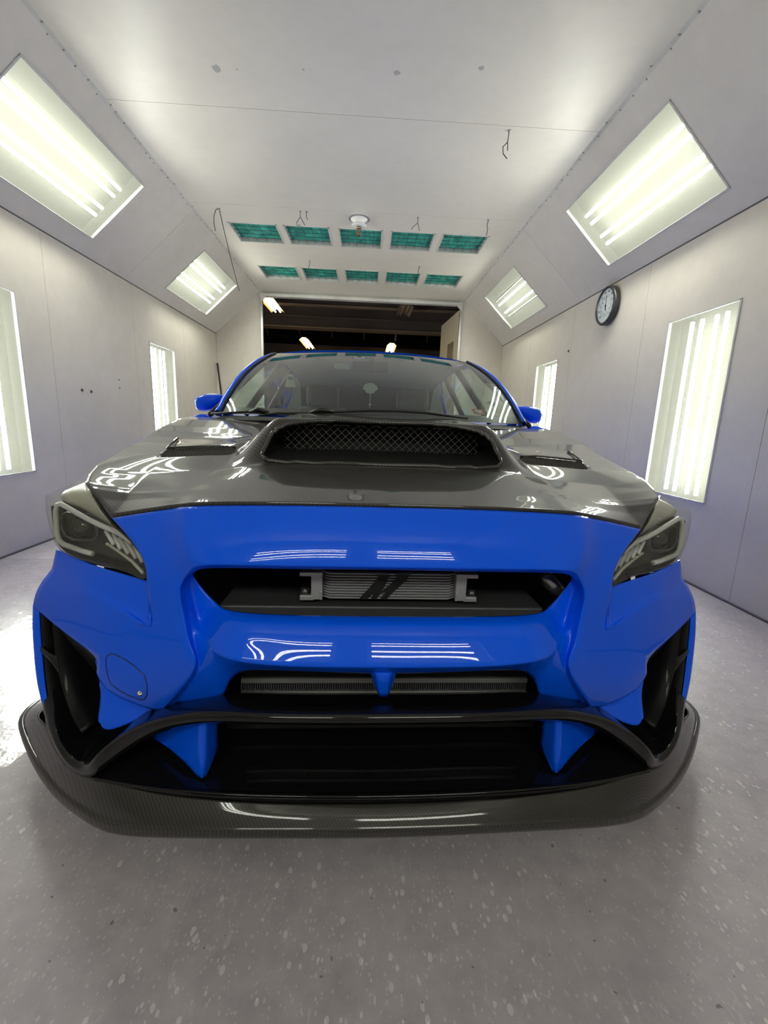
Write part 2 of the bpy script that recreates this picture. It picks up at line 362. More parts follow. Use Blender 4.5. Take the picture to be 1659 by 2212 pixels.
# lamp: housing box behind the opening, four tubes, glass pane with a thin frame. Built in its own frame:
# local x across the tubes (width W_), local y along the tubes (length L_), local z out of the room
def lamp(name_label, group, origin, ax, ay, az, W_, L_, tubes, depth=.14, on=(1,1,1,1), glow='tube'):
    root = empty('light_fixture'); root.matrix_world = Matrix(((ax.x, ay.x, az.x, origin.x), (ax.y, ay.y, az.y, origin.y), (ax.z, ay.z, az.z, origin.z), (0,0,0,1)))
    tag(root, name_label, 'light', group)
    h = MB(); w2, l2 = W_/2, L_/2
    h.add([(-w2,-l2,.004),(w2,-l2,.004),(w2,l2,.004),(-w2,l2,.004),(-w2-.06,-l2-.05,depth),(w2+.06,-l2-.05,depth),(w2+.06,l2+.05,depth),(-w2-.06,l2+.05,depth)],
          [(0,1,5,4),(1,2,6,5),(2,3,7,6),(3,0,4,7)])
    # folded reflector between the tubes
    tubes = sorted(tubes); xs = [-w2-.06, *sum([[t-.03, t, t+.03] for t in tubes], []), w2+.06]
    rows = [[(x, -l2-.05, depth - (0 if i % 3 == 2 or i in (0, len(xs)-1) else .006)) for i, x in enumerate(xs)], [(x, l2+.05, depth - (0 if i % 3 == 2 or i in (0, len(xs)-1) else .006)) for i, x in enumerate(xs)]]
    h.grid(rows, False)
    h.build('housing', 'reflector', root)
    tl = 1.19/2 if L_ > 1.1 else l2*.93
    for t, k in zip(tubes, on):
        MB().tube([(t, -tl, depth-.08), (t, tl, depth-.08)], .0125, 8).build('tube', glow if k else 'white', root)
        for e in (-1, 1): pass
    p = MB().box((-w2, -l2, 0), (w2, l2, .004)).build('pane', 'pane', root)
    fr = MB()
    for a, b in (((-w2-.006, -l2-.006, -.006), (-w2+.006, l2+.006, .0)), ((w2-.006, -l2-.006, -.006), (w2+.006, l2+.006, .0)), ((-w2, -l2-.006, -.006), (w2, -l2+.006, .0)), ((-w2, l2-.006, -.006), (w2, l2+.006, .0))): fr.box(a, b)
    fr.build('frame', 'trim', root)
    return root
TW = [-.125, -.052, .095, .165]
wl_names = [('tall wall light window at the left edge of the photo, nearest', 'far upright wall light window on the left behind the mirror'), ('large upright wall light window on the right above the headlight', 'far upright wall light window on the right beside the door mirror')]
hz = (WZ[1]-WZ[0]); zc = (WZ[0]+WZ[1])/2
for side, X, az, ax in ((0, XL, V((-1,0,0)), V((0,1,0))), (1, XR, V((1,0,0)), V((0,-1,0)))):
    nm = wl_names[side]
    for i, (a, b) in enumerate(WALL_LAMPS):
        ay = V((0,0,1))
        tb = [.157, .062, -.068, -.155]
        if side == 1: tb = [q for q in tb]
        lamp(nm[i], 'upright wall light windows', V((X, (a+b)/2, zc)), V((0, 1, 0)), V((0, 0, 1)), az, b-a, hz, tb)
sl_names = [('large sloping light panel at upper left, tubes running off the edge', 'small far sloping light panel on the left above the mirror'), ('large sloping light panel at upper right above the clock', 'small far sloping light panel on the right beside the doorway')]
for side, o, ub, nb, ln in ((0, V((XL,0,ZS)), uL, nL, sl), (1, V((XR,0,ZS)), uR, nR, sr)):
    nm = sl_names[side]
    for i, (a, b) in enumerate(SLANT_LAMPS):
        t0, t1 = ln*SH[0], ln*SH[1]; c = o+ub*((t0+t1)/2)+V((0, (a+b)/2, 0)); w_ = t1-t0
        tb = [.146, .071, -.066, -.144]
        on2 = (0, 1, 1, 0) if (side == 1 and i == 1) else (1,1,1,1)
        lamp(nm[i], 'sloping light panels', c, ub, V((0,1,0)), nb, w_, b-a, tb, on=on2)
# back wall (behind the camera): two doors, each with a light window lying on its side
bl = [(-1.62, -.29), (.03, 1.36)]; BZ = (1.98, 2.62)
bm_ = MB(); xs = sorted({XL, XR, *sum([list(q) for q in bl], [])}); zs_ = [0, BZ[0], BZ[1], ZS]
for x0, x1 in zip(xs, xs[1:]):
    for z0, z1 in ((0, BZ[0]), (BZ[0], BZ[1])):
        if z0 == BZ[0] and any(abs(x0-q[0]) < .01 for q in bl): continue
        if z0 == BZ[0] and (x0 < -1.7 or x1 > 1.5): continue
        bm_.box((x0, YB-.02, z0), (x1, YB, z1))
bm_.prism([(XL, YB, BZ[0]), (bl[0][0], YB, BZ[0]), (bl[0][0], YB, ZC), (CL, YB, ZC), (XL, YB, ZS)], (0, -.02, 0))
bm_.prism([(bl[1][1], YB, BZ[0]), (XR, YB, BZ[0]), (XR, YB, ZS), (CR, YB, ZC), (bl[1][1], YB, ZC)], (0, -.02, 0))
bm_.box((bl[0][0], YB-.02, BZ[1]), (bl[1][1], YB, ZC))
bm_.build('panel', 'wall', back)
for (a, b), nmm in zip(bl, ('lying light window in the back wall, left door', 'lying light window in the back wall, right door')):
    lamp(nmm, 'back wall light windows', V(((a+b)/2, YB, (BZ[0]+BZ[1])/2)), V((0,0,1)), V((1,0,0)), V((0,-1,0)), BZ[1]-BZ[0], b-a, [-.155, -.065, .065, .155], glow='tube_dim')
# ------------------------------------------------------------ car materials
def paint():
    m = mat('blue_car_paint', (.003, .075, .62), .5, .0, .8, .012, .04)
    v = coords(m); n = noise(m, v, 900, 1)
    L(m, ramp(m, n, [(.3, (.0003, .098, .93)), (.7, (.0006, .115, 1.0))]), bsdf(m).inputs['Base Color'])
    bsdf(m).inputs['Coat IOR'].default_value = 1.40
    return m
M['blue'] = paint()
M['gloss'] = mat('gloss_black', (.006, .006, .007), .5, 0, .85, .02, .02)
def carbon(name, cell, dark, light, coat_rough=.02, axes=('X', 'Y')):
    m = mat(name, (.02, .02, .02), .5, .0, .85, coat_rough, .25)
    v = coords(m); sx = N(m, 'ShaderNodeSeparateXYZ'); L(m, v, sx.inputs[0])
    a = mth(m, 'DIVIDE', sx.outputs[axes[0]], cell); b = mth(m, 'DIVIDE', sx.outputs[axes[1]], cell)
    ia, ib = mth(m, 'FLOOR', a), mth(m, 'FLOOR', b)
    tw = mth(m, 'FLOORED_MODULO', mth(m, 'ADD', ia, ib), 4)          # 2x2 twill
    over = mth(m, 'LESS_THAN', tw, 2)
    fa, fb = mth(m, 'FRACT', a), mth(m, 'FRACT', b)
    ra = mth(m, 'SINE', mth(m, 'MULTIPLY', fa, math.pi)); rb = mth(m, 'SINE', mth(m, 'MULTIPLY', fb, math.pi))
    mx = N(m, 'ShaderNodeMix', data_type='FLOAT'); L(m, over, mx.inputs[0]); L(m, mth(m, 'MULTIPLY', ra, .55), mx.inputs[2]); L(m, mth(m, 'ADD', .35, mth(m, 'MULTIPLY', rb, .65)), mx.inputs[3])
    c = ramp(m, mx.outputs[0], [(0, dark), (1, light)])
    L(m, c, bsdf(m).inputs['Base Color']); bump(m, mx.outputs[0], .12, .0006)
    return m
M['carbon'] = carbon('carbon_twill', .00235, (.006, .006, .0065), (.055, .053, .050))
M['carbon_lip'] = carbon('carbon_twill_lip', .0019, (.006, .006, .006), (.050, .047, .043), .05)
M['frit'] = mat('windscreen_frit', (.05, .05, .052), .35)
M['cloth'] = mat('seat_cloth', (.10, .10, .105), .85)
M['dash'] = mat('dashboard_vinyl', (.10, .11, .11), .6)
M['liner'] = mat('headliner', (.35, .36, .35), .9)
M['glass'] = glass_mat('windscreen_glass', (.70, .79, .75), .03, (.6, .65, .62), 0, .045, True)
M['sideglass'] = glass_mat('side_glass', (.70, .80, .74), .01, (.6, .65, .62), 0, .04)
M['lens'] = glass_mat('headlight_lens', (.93, .94, .90), .05, (.75, .77, .66), 0, .045)
M['lamp_in'] = mat('headlight_housing', (.045, .042, .042), .35, .3)
M['lamp_trim'] = mat('headlight_trim', (.52, .52, .45), .3, .1)
M['drl'] = mat('light_guide_grey', (.50, .50, .50), .35)
M['proj'] = glass_mat('projector_glass', (.35, .33, .30), .12, (.3, .28, .26), 0, .08)

car = tag(empty('car', (CX, CY, 0), CT), 'lowered bright blue sports sedan with black carbon bonnet, facing the camera', 'car')

def cmesh(name, verts, faces, material, sharp=(), lv=3, parent=car, solid=.004, mirror=True, smooth=True, fit=True):
    """cage of named points -> mirrored -> Catmull-Clark. verts {key:(x,y,z)} left half (x<=0); sharp: list of key chains that stay crisp"""
    keys = list(verts); idx = {k: i for i, k in enumerate(keys)}
    me = bpy.data.meshes.new(name); bm = bmesh.new(); cl = bm.edges.layers.float.new('crease_edge')
    bv = [bm.verts.new(verts[k]) for k in keys]
    for f in faces:
        try: bm.faces.new([bv[idx[k]] for k in f])
        except ValueError: pass
    bm.verts.index_update()
    for ch in sharp:
        w_ = 1.0
        if isinstance(ch[-1], float): w_ = ch[-1]; ch = ch[:-1]
        for a, b in zip(ch, ch[1:]):
            e = bm.edges.get((bv[idx[a]], bv[idx[b]]))
            if e: e[cl] = w_
    bmesh.ops.recalc_face_normals(bm, faces=bm.faces)
    bm.to_mesh(me); bm.free()
    me.materials.append(M[material]); me.polygons.foreach_set('use_smooth', [smooth]*len(me.polygons))
    o = bpy.data.objects.new(name, me); COL.objects.link(o); o.parent = parent
    if mirror:
        q = o.modifiers.new('mirror', 'MIRROR'); q.use_clip = True; q.merge_threshold = .002
    q = o.modifiers.new('subdivision', 'SUBSURF'); q.levels = lv; q.render_levels = lv; q.boundary_smooth = 'PRESERVE_CORNERS'
    # move the cage so that the smoothed surface passes through the surveyed points
    tgt = [Vector(verts[k]) for k in keys]; cur = [Vector(verts[k]) for k in keys]
    if fit:
        q.levels = 2
        for it in range(4):
            bpy.context.view_layer.update(); dg = bpy.context.evaluated_depsgraph_get(); em = o.evaluated_get(dg).data
            for i in range(len(cur)):
                d = tgt[i]-em.vertices[i].co
                if d.length < .05: cur[i] = cur[i]+d*.75
                if mirror and abs(tgt[i].x) < 1e-5: cur[i].x = 0
                me.vertices[i].co = cur[i]
            me.update()
        q.levels = lv
    if solid:
        q = o.modifiers.new('thickness', 'SOLIDIFY'); q.thickness = solid; q.offset = -1
    return o
def PL(pts): return [P(a, b, y=c) for a, b, c in pts]
def cen(v): v = Vector(v); v.x = 0; return v

# ------------------------------------------------------------ bumper cage (left half, mirrored)
B = {}
def put(k, px, py, y, mid=False):
    q = P(px, py, y=y)
    if mid: q.x = 0
    B[k] = q
for r_, row_ in dict(
    A=[(828,1096,.115),(620,1092,.125),(430,1093,.157),(378,1098,.185),(330,1105,.205),(241,1119,.245)],
    B=[(828,1150,.072),(620,1147,.084),(435,1149,.108),(384,1152,.134),(345,1157,.165),(283,1167,.19)],
    C=[(828,1200,.048),(620,1197,.060),(440,1199,.080),(396,1206,.106),(358,1220,.135),(311,1215,.16)],
    D=[(828,1225,.0395),(620,1222,.0515),(455,1220,.070),(412,1231,.094),(387,1264,.112),(317,1257,.145)]).items():
    for i, (a, b, c) in enumerate(row_): put('%s%d' % (r_, i), a, b, c, i == 0)
for k, a, b, c, m_ in (('E0',828,1231,.055,1),('E1',620,1229,.068,0),('E2',470,1227,.092,0),('E3',430,1232,.116,0),
    ('O0',418,1243,.155,0),('O1',440,1276,.145,0),('O2',470,1306,.13,0),('O3',505,1320,.10,0),('O4',620,1328,.085,0),('O5',828,1331,.078,1),
    ('N0',399,1258,.135,0),('N1',404,1300,.125,0),('N2',413,1350,.108,0),('N3',422,1395,.092,0),('N4',431,1444,.078,0),
    ('M0',409,1262,.15,0),('M1',423,1308,.14,0),('M2',436,1352,.12,0),
    ('K3',505,1345,.064,0),('K4',620,1350,.054,0),('K5',828,1352,.047,1),
    ('L2',453,1378,.074,0),('L3',505,1387,.0385,0),('L4',620,1395,.0275,0),('L5',828,1398,.0205,1),
    ('Z2',456,1406,.058,0),('Z3',500,1424,.019,0),('Z4',620,1438,.008,0),('Z5',828,1441,.001,1),
    ('Q3',522,1452,.075,0),('Q4',620,1449,.045,0),('Q5',828,1455,.04,1),
    ('RB',490,1484,.088,0),('RC',466,1512,.095,0),('LC',380,1521,.115,0),('LD',357,1531,.128,0),
    ('R1',389,1302,.104,0),('R2',398,1350,.092,0),('R3',408,1395,.078,0),('R4',421,1438,.066,0),('R5',386,1492,.088,0),('R6',353,1530,.112,0),
    ('P1',321,1300,.143,0),('P2',323,1341,.135,0),('P3',318,1395,.128,0),('P4',318,1445,.122,0),('P5',322,1495,.12,0),('P6',326,1532,.128,0),
    ('S0',314,1254,.185,0),('S1',262,1239,.215,0),('S2',205,1222,.265,0),('S3',160,1204,.32,0),('S4',121,1187,.37,0),
    ('T0',318,1338,.150,0),('T1',262,1303,.188,0),('T2',192,1266,.246,0),('T3',157,1263,.285,0),('T4',112,1228,.372,0),
    ('U0',318,1352,.133,0),('U1',262,1320,.172,0),('U2',192,1284,.23,0),('U3',152,1280,.277,0),('U4',92,1254,.373,0),
    ('W1',262,1370,.160,0),('W2',205,1350,.205,0),('W3',145,1320,.27,0),('W4',78,1280,.37,0),
    ('V1',262,1430,.152,0),('V2',207,1421,.19,0),('V3',146,1372,.26,0),('V4',71,1309,.368,0),
    ('X1',255,1470,.152,0),('X2',208,1455,.185,0),('Y1',268,1511,.15,0),('Y2',232,1490,.17,0)):
    put(k, a, b, c, m_)
F = []
for i in range(5):
    for a, b in (('A','B'),('B','C'),('C','D')): F.append((a+str(i), a+str(i+1), b+str(i+1), b+str(i)))
F += [('D0','D1','E1','E0'),('D1','D2','E2','E1'),('D2','D3','E3','E2'),('D3','D4','N0','E3'),('E3','N0','M0','O0')]
F += [('M0','M1','O1','O0'),('M1','M2','O2','O1'),('M2','K3','O3','O2'),('M2','L2','L3','K3'),('L2','Z2','Z3','L3'),
      ('N0','N1','M1','M0'),('N1','N2','M2','M1'),('N2','N3','L2','M2'),('N3','N4','Z2','L2'),
      ('D4','R1','N1','N0'),('R1','R2','N2','N1'),('R2','R3','N3','N2'),('R3','R4','N4','N3'),
      ('O3','K3','K4','O4'),('O4','K4','K5','O5'),('K3','L3','L4','K4'),('K4','L4','L5','K5'),('L3','Z3','Z4','L4'),('L4','Z4','Z5','L5'),
      ('Z3','Q3','Q4','Z4'),('Z4','Q4','Q5','Z5'),
      ('Z2','RB','Q3','Z3'),('N4','LC','RC','Z2'),('Z2','RC','RB'),
      ('R4','R5','LC','N4'),('R5','R6','LD','LC'),
      ('D5','P1','R1','D4'),('P1','P2','R2','R1'),('P2','P3','R3','R2'),('P3','P4','R4','R3'),('P4','P5','R5','R4'),('P5','P6','R6','R5'),
      ('D5','S0','T0','P1'),('P1','T0','U0','P2'),('P2','U0','W1x','P3')]
F = F[:-1]
F += [('S0','S1','T1','T0'),('S1','S2','T2','T1'),('S2','S3','T3','T2'),('S3','S4','T4','T3'),
      ('T0','T1','U1','U0'),('T1','T2','U2','U1'),('T2','T3','U3','U2'),('T3','T4','U4','U3'),
      ('U1','U2','W2','W1'),('U2','U3','W3','W2'),('U3','U4','W4','W3'),('P2','U0','U1','W1'),('P2','W1','P3'),
      ('P3','W1','V1','P4'),('W1','W2','V2','V1'),('W2','W3','V3','V2'),('W3','W4','V4','V3'),
      ('P4','V1','X1','P5'),('V1','V2','X2','X1'),('P5','X1','Y1','P6'),('X1','X2','Y2','Y1')]
sharp = [('A0','A1','A2','A3','A4','A5'),('A5','B5','C5','D5'),('D0','D1','D2','D3','D4',.45),('E0','E1','E2','E3','O0',.8),
   ('O0','O1','O2','O3','O4','O5',.6),('D4','R1','R2','R3','R4',.9),('N0','N1','N2','N3','N4',.8),('M0','M1','M2','L2',.45),
   ('Z2','Z3','Z4','Z5',.8),('N4','Z2',.85),('L2','Z2',.7),('Q3','Q4','Q5'),('Q3','RB','RC'),('RC','LC','LD'),('R4','R5','R6',.8),('N4','LC',.6),
   ('D5','P1','P2',1.0),('S0','T0',.9),('T0','T1','T2','T3','T4',.55),('P2','U0','U1','U2','U3','U4',.8),('S0','S1','S2','S3','S4'),('S4','T4','U4','W4','V4',.5),
   ('V4','V3','V2'),('V2','X2','Y2','Y1','P6','R6','LD',.35),('D5','S0'),('L3','L4','L5',.0)]
cmesh('front_bumper', B, F, 'blue', sharp)
tag([o for o in COL.objects if o.name == 'front_bumper'][0], 'bright blue bumper skin around the wide grille opening')

# strip between bumper and headlight etc: dark backing shell behind the bumper
def sided(fn):
    """build a piece once for each side of the car"""
    return [fn(s) for s in (1, -1)]
def fl(pts, s): return [Vector((q.x*s, q.y, q.z)) for q in pts]
def rows_mesh(name, rows, material, parent=car, lv=2, solid=.004, sharp_rows=(), mirror=True, sharp_ends=True, label=None, sharp_all=None):
    """rows of points (lists of equal length, left half, first point on the centre line if x==0)"""
    V_ = {}; F_ = []
    for i, r in enumerate(rows):
        for j, q in enumerate(r): V_['%d_%d' % (i, j)] = q
    for i in range(len(rows)-1):
        for j in range(len(rows[0])-1): F_.append(('%d_%d' % (i, j), '%d_%d' % (i, j+1), '%d_%d' % (i+1, j+1), '%d_%d' % (i+1, j)))
    sh = []
    for i in sharp_rows:
        wv = 1.0
        if isinstance(i, tuple): i, wv = i
        sh.append(tuple('%d_%d' % (i, j) for j in range(len(rows[0])))+(wv,))
    o = cmesh(name, V_, F_, material, sh, lv, parent, solid, mirror)
    if label: o['label'] = label
    return o
def fix0(rows):
    for r in rows: r[0] = cen(r[0])
    return rows

# black canard bridge over the lower opening
ridge = PL([(828,1543,-.03),(640,1543,-.025),(500,1540,-.005),(430,1541,.012),(380,1549,.03),(325,1562,.045),(270,1588,.058),(228,1617,.062),(203,1642,.066),(183,1656,.09),(150,1634,.125),(124,1595,.17),(106,1556,.235),(97,1532,.28)])
lower = PL([(828,1561,-.022),(640,1561,-.018),(500,1558,.002),(440,1560,.018),(392,1566,.034),(343,1580,.048),(287,1610,.062),(238,1646,.068),(212,1667,.070),(188,1675,.088),(152,1657,.12),(122,1614,.165),(103,1566,.23),(95,1536,.275)])
inner = PL([(828,1500,.09),(640,1500,.095),(520,1498,.10),(455,1505,.115),(395,1513,.135),(345,1526,.15),(300,1550,.155),(262,1585,.155),(235,1605,.16),(200,1600,.20),(170,1570,.24),(145,1530,.28),(125,1480,.33),(112,1440,.37)])
under = [q+Vector((0, .02, .0)) for q in lower]
back_ = [q+(Vector((0, .02, -.035)) if i < 4 else Vector((0, .08, -.02)) if i == 4 else Vector((0, .22, 0))) for i, q in enumerate(inner)]
for rr in (ridge, lower, inner, under, back_): rr[0] = cen(rr[0])
rows_mesh('splitter_bridge', [back_, inner, ridge, lower, under], 'gloss', sharp_rows=[(2,.2),(3,.9)], label='gloss black arched bar over the lower intake')

# black tray inside the lower opening is the back part of the bridge; lower duct floor
f1 = PL([(828,1712,.0),(600,1711,.003),(450,1705,.015),(340,1695,.033),(262,1682,.05),(212,1674,.066)])
f0 = [Vector((q.x, q.y+.55, q.z+.012)) for q in f1]; f0[-1] = Vector((-.66, .62, .24)); fm = [(a*.6+b*.4) for a, b in zip(f1, f0)]
f2 = PL([(828,1717,-.003),(600,1716,.0),(450,1710,.012),(340,1700,.031),(258,1687,.049),(208,1678,.065)])
f3 = PL([(828,1736,.004),(600,1735,.006),(450,1728,.02),(335,1714,.038),(250,1695,.055),(204,1681,.068)])
fix0([f0, f1, f2, f3, fm])
rows_mesh('splitter_floor', [f0, fm, f1, f2, f3], 'gloss', sharp_rows=[(2,.2),(3,.7)], label='gloss black tray above the carbon lip')
# carbon lip
li = PL([(828,1737,.006),(600,1736,.008),(450,1726,.02),(335,1712,.04),(250,1692,.056),(195,1679,.085),(152,1656,.125),(120,1612,.18),(100,1562,.25),(92,1535,.30)])
lo_ = PL([(828,1786,-.025),(600,1788,-.022),(450,1787,-.01),(330,1783,.008),(245,1773,.028),(190,1746,.06),(130,1700,.13),(82,1635,.23),(58,1580,.34),(66,1530,.44)])
lf = PL([(828,1792,-.028),(600,1794,-.025),(450,1793,-.013),(328,1790,.005),(240,1780,.025),(183,1752,.057),(123,1706,.127),(75,1638,.228),(52,1581,.34),(60,1529,.445)])
lb = PL([(828,1807,-.022),(600,1808,-.019),(450,1808,-.007),(328,1806,.01),(236,1796,.030),(178,1766,.062),(117,1717,.132),(70,1646,.233),(48,1586,.345),(56,1533,.45)])
lu = [Vector((q.x*.93, q.y+.09, q.z)) for q in lb]
for rr in (li, lo_, lf, lb, lu): rr[0] = cen(rr[0])
lex = lambda r, dz=0: r+[Vector((r[-1].x*.965, r[-1].y+.16, r[-1].z+dz))]
rows_mesh('front_lip', [lex(li), lex([(a+b*2)/3+Vector((0,0,.002)) for a, b in zip(lo_, li)]), lex([(a*2+b)/3+Vector((0,0,.003)) for a, b in zip(lo_, li)]), lex(lo_), lex(lf), lex(lb), lex(lu)], 'carbon_lip', sharp_rows=[(3,.5),(4,.5),(5,.9)], solid=.003, label='woven carbon fibre lip running round the nose')

# blue strakes: two teeth, the pointed side fins, the centre fin
def tooth(s):
    V_ = {}
    for k, a, b, c in (('a',326,1560,.15),('b',392,1556,.10),('c',441,1553,.045),('d',471,1552,.09),('a1',326,1592,.15),('b1',386,1610,.09),('c1',440,1610,.038),('d1',471,1600,.09),
                       ('a2',350,1602,.13),('b2',394,1643,.075),('c2',440,1655,.036),('d2',470,1621,.088),('b3',426,1677,.048),('c3',436,1681,.038),('d3',446,1676,.045)):
        V_[k] = P(a, b, y=c); V_[k].x *= s
    F_ = [('a','b','b1','a1'),('b','c','c1','b1'),('c','d','d1','c1'),('a1','b1','b2','a2'),('b1','c1','c2','b2'),('c1','d1','d2','c2'),('b2','c2','c3','b3'),('c2','d2','d3','c3')]
    return cmesh('lower_strake', V_, F_, 'blue', [('c','c1','c2','c3',.7),('a2','b2','b3','c3','d3','d2',.7),('d','d1','d2',1.)], 2, solid=.008, mirror=False)
sided(tooth)
def side_fin(s):
    V_ = {}
    for k, a, b, c in (('a',206,1425,.215),('b',225,1470,.205),('c',300,1515,.165),('d',340,1525,.15),
                       ('a1',224,1490,.20),('b1',245,1500,.185),('c1',290,1530,.165),('d1',337,1533,.145),
                       ('a2',219,1545,.175),('b2',238,1545,.165),('c2',280,1545,.155),('d2',325,1540,.145),
                       ('a3',221,1565,.16),('b3',238,1575,.15),('c3',272,1566,.145),('d3',312,1548,.143)):
        V_[k] = P(a, b, y=c); V_[k].x *= s
    F_ = [(r+('' if i == 0 else str(i)), q+('' if i == 0 else str(i)), q+str(i+1), r+str(i+1)) for i in range(3) for r, q in (('a','b'),('b','c'),('c','d'))]
    return cmesh('side_strake', V_, F_, 'blue', [('a3','b3','c3','d3',.6)], 2, solid=.008, mirror=False)
sided(side_fin)
cf = {}
for k, a, b, c in (('a',800,1450,.045),('b',812,1452,.03),('c',843,1452,.03),('d',856,1452,.045),
                   ('a1',806,1478,.055),('b1',815,1470,.025),('c1',841,1470,.025),('d1',850,1478,.055),
                   ('a2',814,1492,.05),('b2',820,1505,.03),('c2',837,1505,.03),('d2',843,1492,.05)):
    cf[k] = P(a, b, y=c)
cmesh('centre_fin', cf, [('a','b','b1','a1'),('b','c','c1','b1'),('c','d','d1','c1'),('a1','b1','b2','a2'),('b1','c1','c2','b2'),('c1','d1','d2','c2')], 'blue', [('b','b1','b2',.6),('c','c1','c2',.6),('a2','b2','c2','d2',1.)], 2, solid=.006, mirror=False)

# outer blade of the bumper and black vent with its fins
ob = PL([(71,1309,.368),(70,1360,.35),(74,1420,.33),(81,1480,.305),(96,1538,.275),(106,1561,.265)])
ib = PL([(84,1323,.355),(86,1365,.34),(91,1425,.32),(97,1485,.295),(104,1532,.272),(108,1560,.262)])
obb = [Vector((q.x-.02*0-.012, q.y+.13, q.z)) for q in ob]; ibb = [Vector((q.x, q.y+.13, q.z)) for q in ib]
sided(lambda s: rows_mesh('bumper_blade', [fl(ib, s), fl(ob, s), fl(obb, s)], 'blue', solid=.003, sharp_rows=[(1,.7)], mirror=False))
sided(lambda s: rows_mesh('blade_liner', [fl([q+Vector((.003, .003, 0)) for q in ib], s), fl([q+Vector((.006, .0, 0)) for q in ibb], s)], 'void', solid=.002, mirror=False))
def vent_fin(name, front, depth, material='vent_black', dx=.0, th=.006):
    a = [Vector(q) for q in front]; b = [q+Vector((dx, depth, 0)) for q in a]
    return sided(lambda s: rows_mesh(name, [fl(a, s), fl(b, s)], material, solid=th, mirror=False))
M['vent_black'] = mat('vent_black', (.005, .005, .006), .45, 0, .1, .05, .1)
vent_fin('vent_fin', PL([(113,1342,.315),(117,1390,.30),(124,1440,.285),(136,1490,.265),(152,1545,.235),(176,1588,.20)]), .22, dx=.05, th=.007)
sided(lambda s: rows_mesh('vent_shelf', [fl(PL([(84,1393,.335),(104,1410,.31),(122,1418,.298)]), s), fl(PL([(88,1408,.325),(108,1428,.30),(127,1455,.285)]), s)], 'gloss', solid=.008, mirror=False))
sided(lambda s: rows_mesh('vent_wall', [fl(q, s) for q in (PL([(120,1345,.33),(160,1375,.30),(215,1420,.26)]), PL([(122,1420,.42),(170,1440,.40),(235,1480,.38)]), PL([(130,1500,.42),(180,1530,.40),(240,1570,.36)]), PL([(150,1600,.30),(200,1612,.26),(250,1600,.24)]))], 'void', lv=1, mirror=False))
# dark inner structure: engine bay back wall, radiator support, wheel arch liners
vb_ = MB(); vb_.box((-.60, .46, .22), (.60, .48, .80)); vb_.box((-.86, .62, .20), (.86, .64, .72)); vb_.box((-.50, .24, .735), (.50, .46, .745))
vb_.box((-.84, .45, .18), (-.66, .62, .20)); vb_.box((.66, .45, .18), (.84, .62, .20));  vb_.box((-.62, .12, .125), (.62, .50, .135)); vb_.box((-.80, .46, .125), (.80, 1.0, .135))
vb_.build('inner_panel', 'void', car)['label'] = 'black inner structure behind the grille openings'

# ------------------------------------------------------------ grille contents
def at_(px, py, y): return P(px, py, y=y)
ic = MB()
a = at_(475, 1306, .16); b = at_(1172, 1312, .16); zt = (a.z+b.z)/2; x0_, x1_ = a.x, b.x
ic.box((x0_, .155, zt-.028), (x1_, .42, zt)); bev(ic.build('cooler_duct', mat('dull_grey_metal', (.085, .085, .09), .4, .3), car), .004)['label'] = 'dull metal heat exchanger core lying behind the grille'
ft = MB(); n = 0
xx = x0_+.01
while xx < x1_-.01: ft.box((xx, .150, zt-.062), (xx+.0022, .156, zt-.034)); xx += .006
o = ft.build('radiator_fins', 'darkalu', car)
MB().box((x0_, .156, zt-.07), (x1_, .20, zt-.03)).build('radiator', 'void', car)
# lower opening radiator
q0 = at_(520, 1462, .18); q1 = at_(1140, 1462, .18); q2 = at_(520, 1497, .18)
o['kind'] = 'stuff'
rd = MB(); rd.box((q0.x, .185, q2.z-.01), (q1.x, .22, q0.z+.02)); rd.build('lower_radiator', 'void', car)
rb = MB(); rb.box((q0.x, .176, q0.z-.016), (q1.x, .19, q0.z-.003)); rb.box((q0.x, .176, q2.z-.004), (q1.x, .19, q2.z+.006)); bev(rb.build('radiator_rail', mat('worn_grey_rail', (.22, .215, .21), .5, .2), car), .003)
ft = MB(); xx = q0.x
while xx < q1.x: ft.box((xx, .178, q2.z+.006), (xx+.002, .186, q0.z-.016)); xx += .0055
ft.build('radiator_fins', 'darkalu', car)['kind'] = 'stuff'
lb_ = MB(); w0 = at_(490, 1563, .17); w1 = at_(1150, 1570, .17); lb_.box((w0.x, .165, w0.z-.013), (w1.x, .20, w0.z+.02)); bev(lb_.build('crossmember', 'black', car), .003)
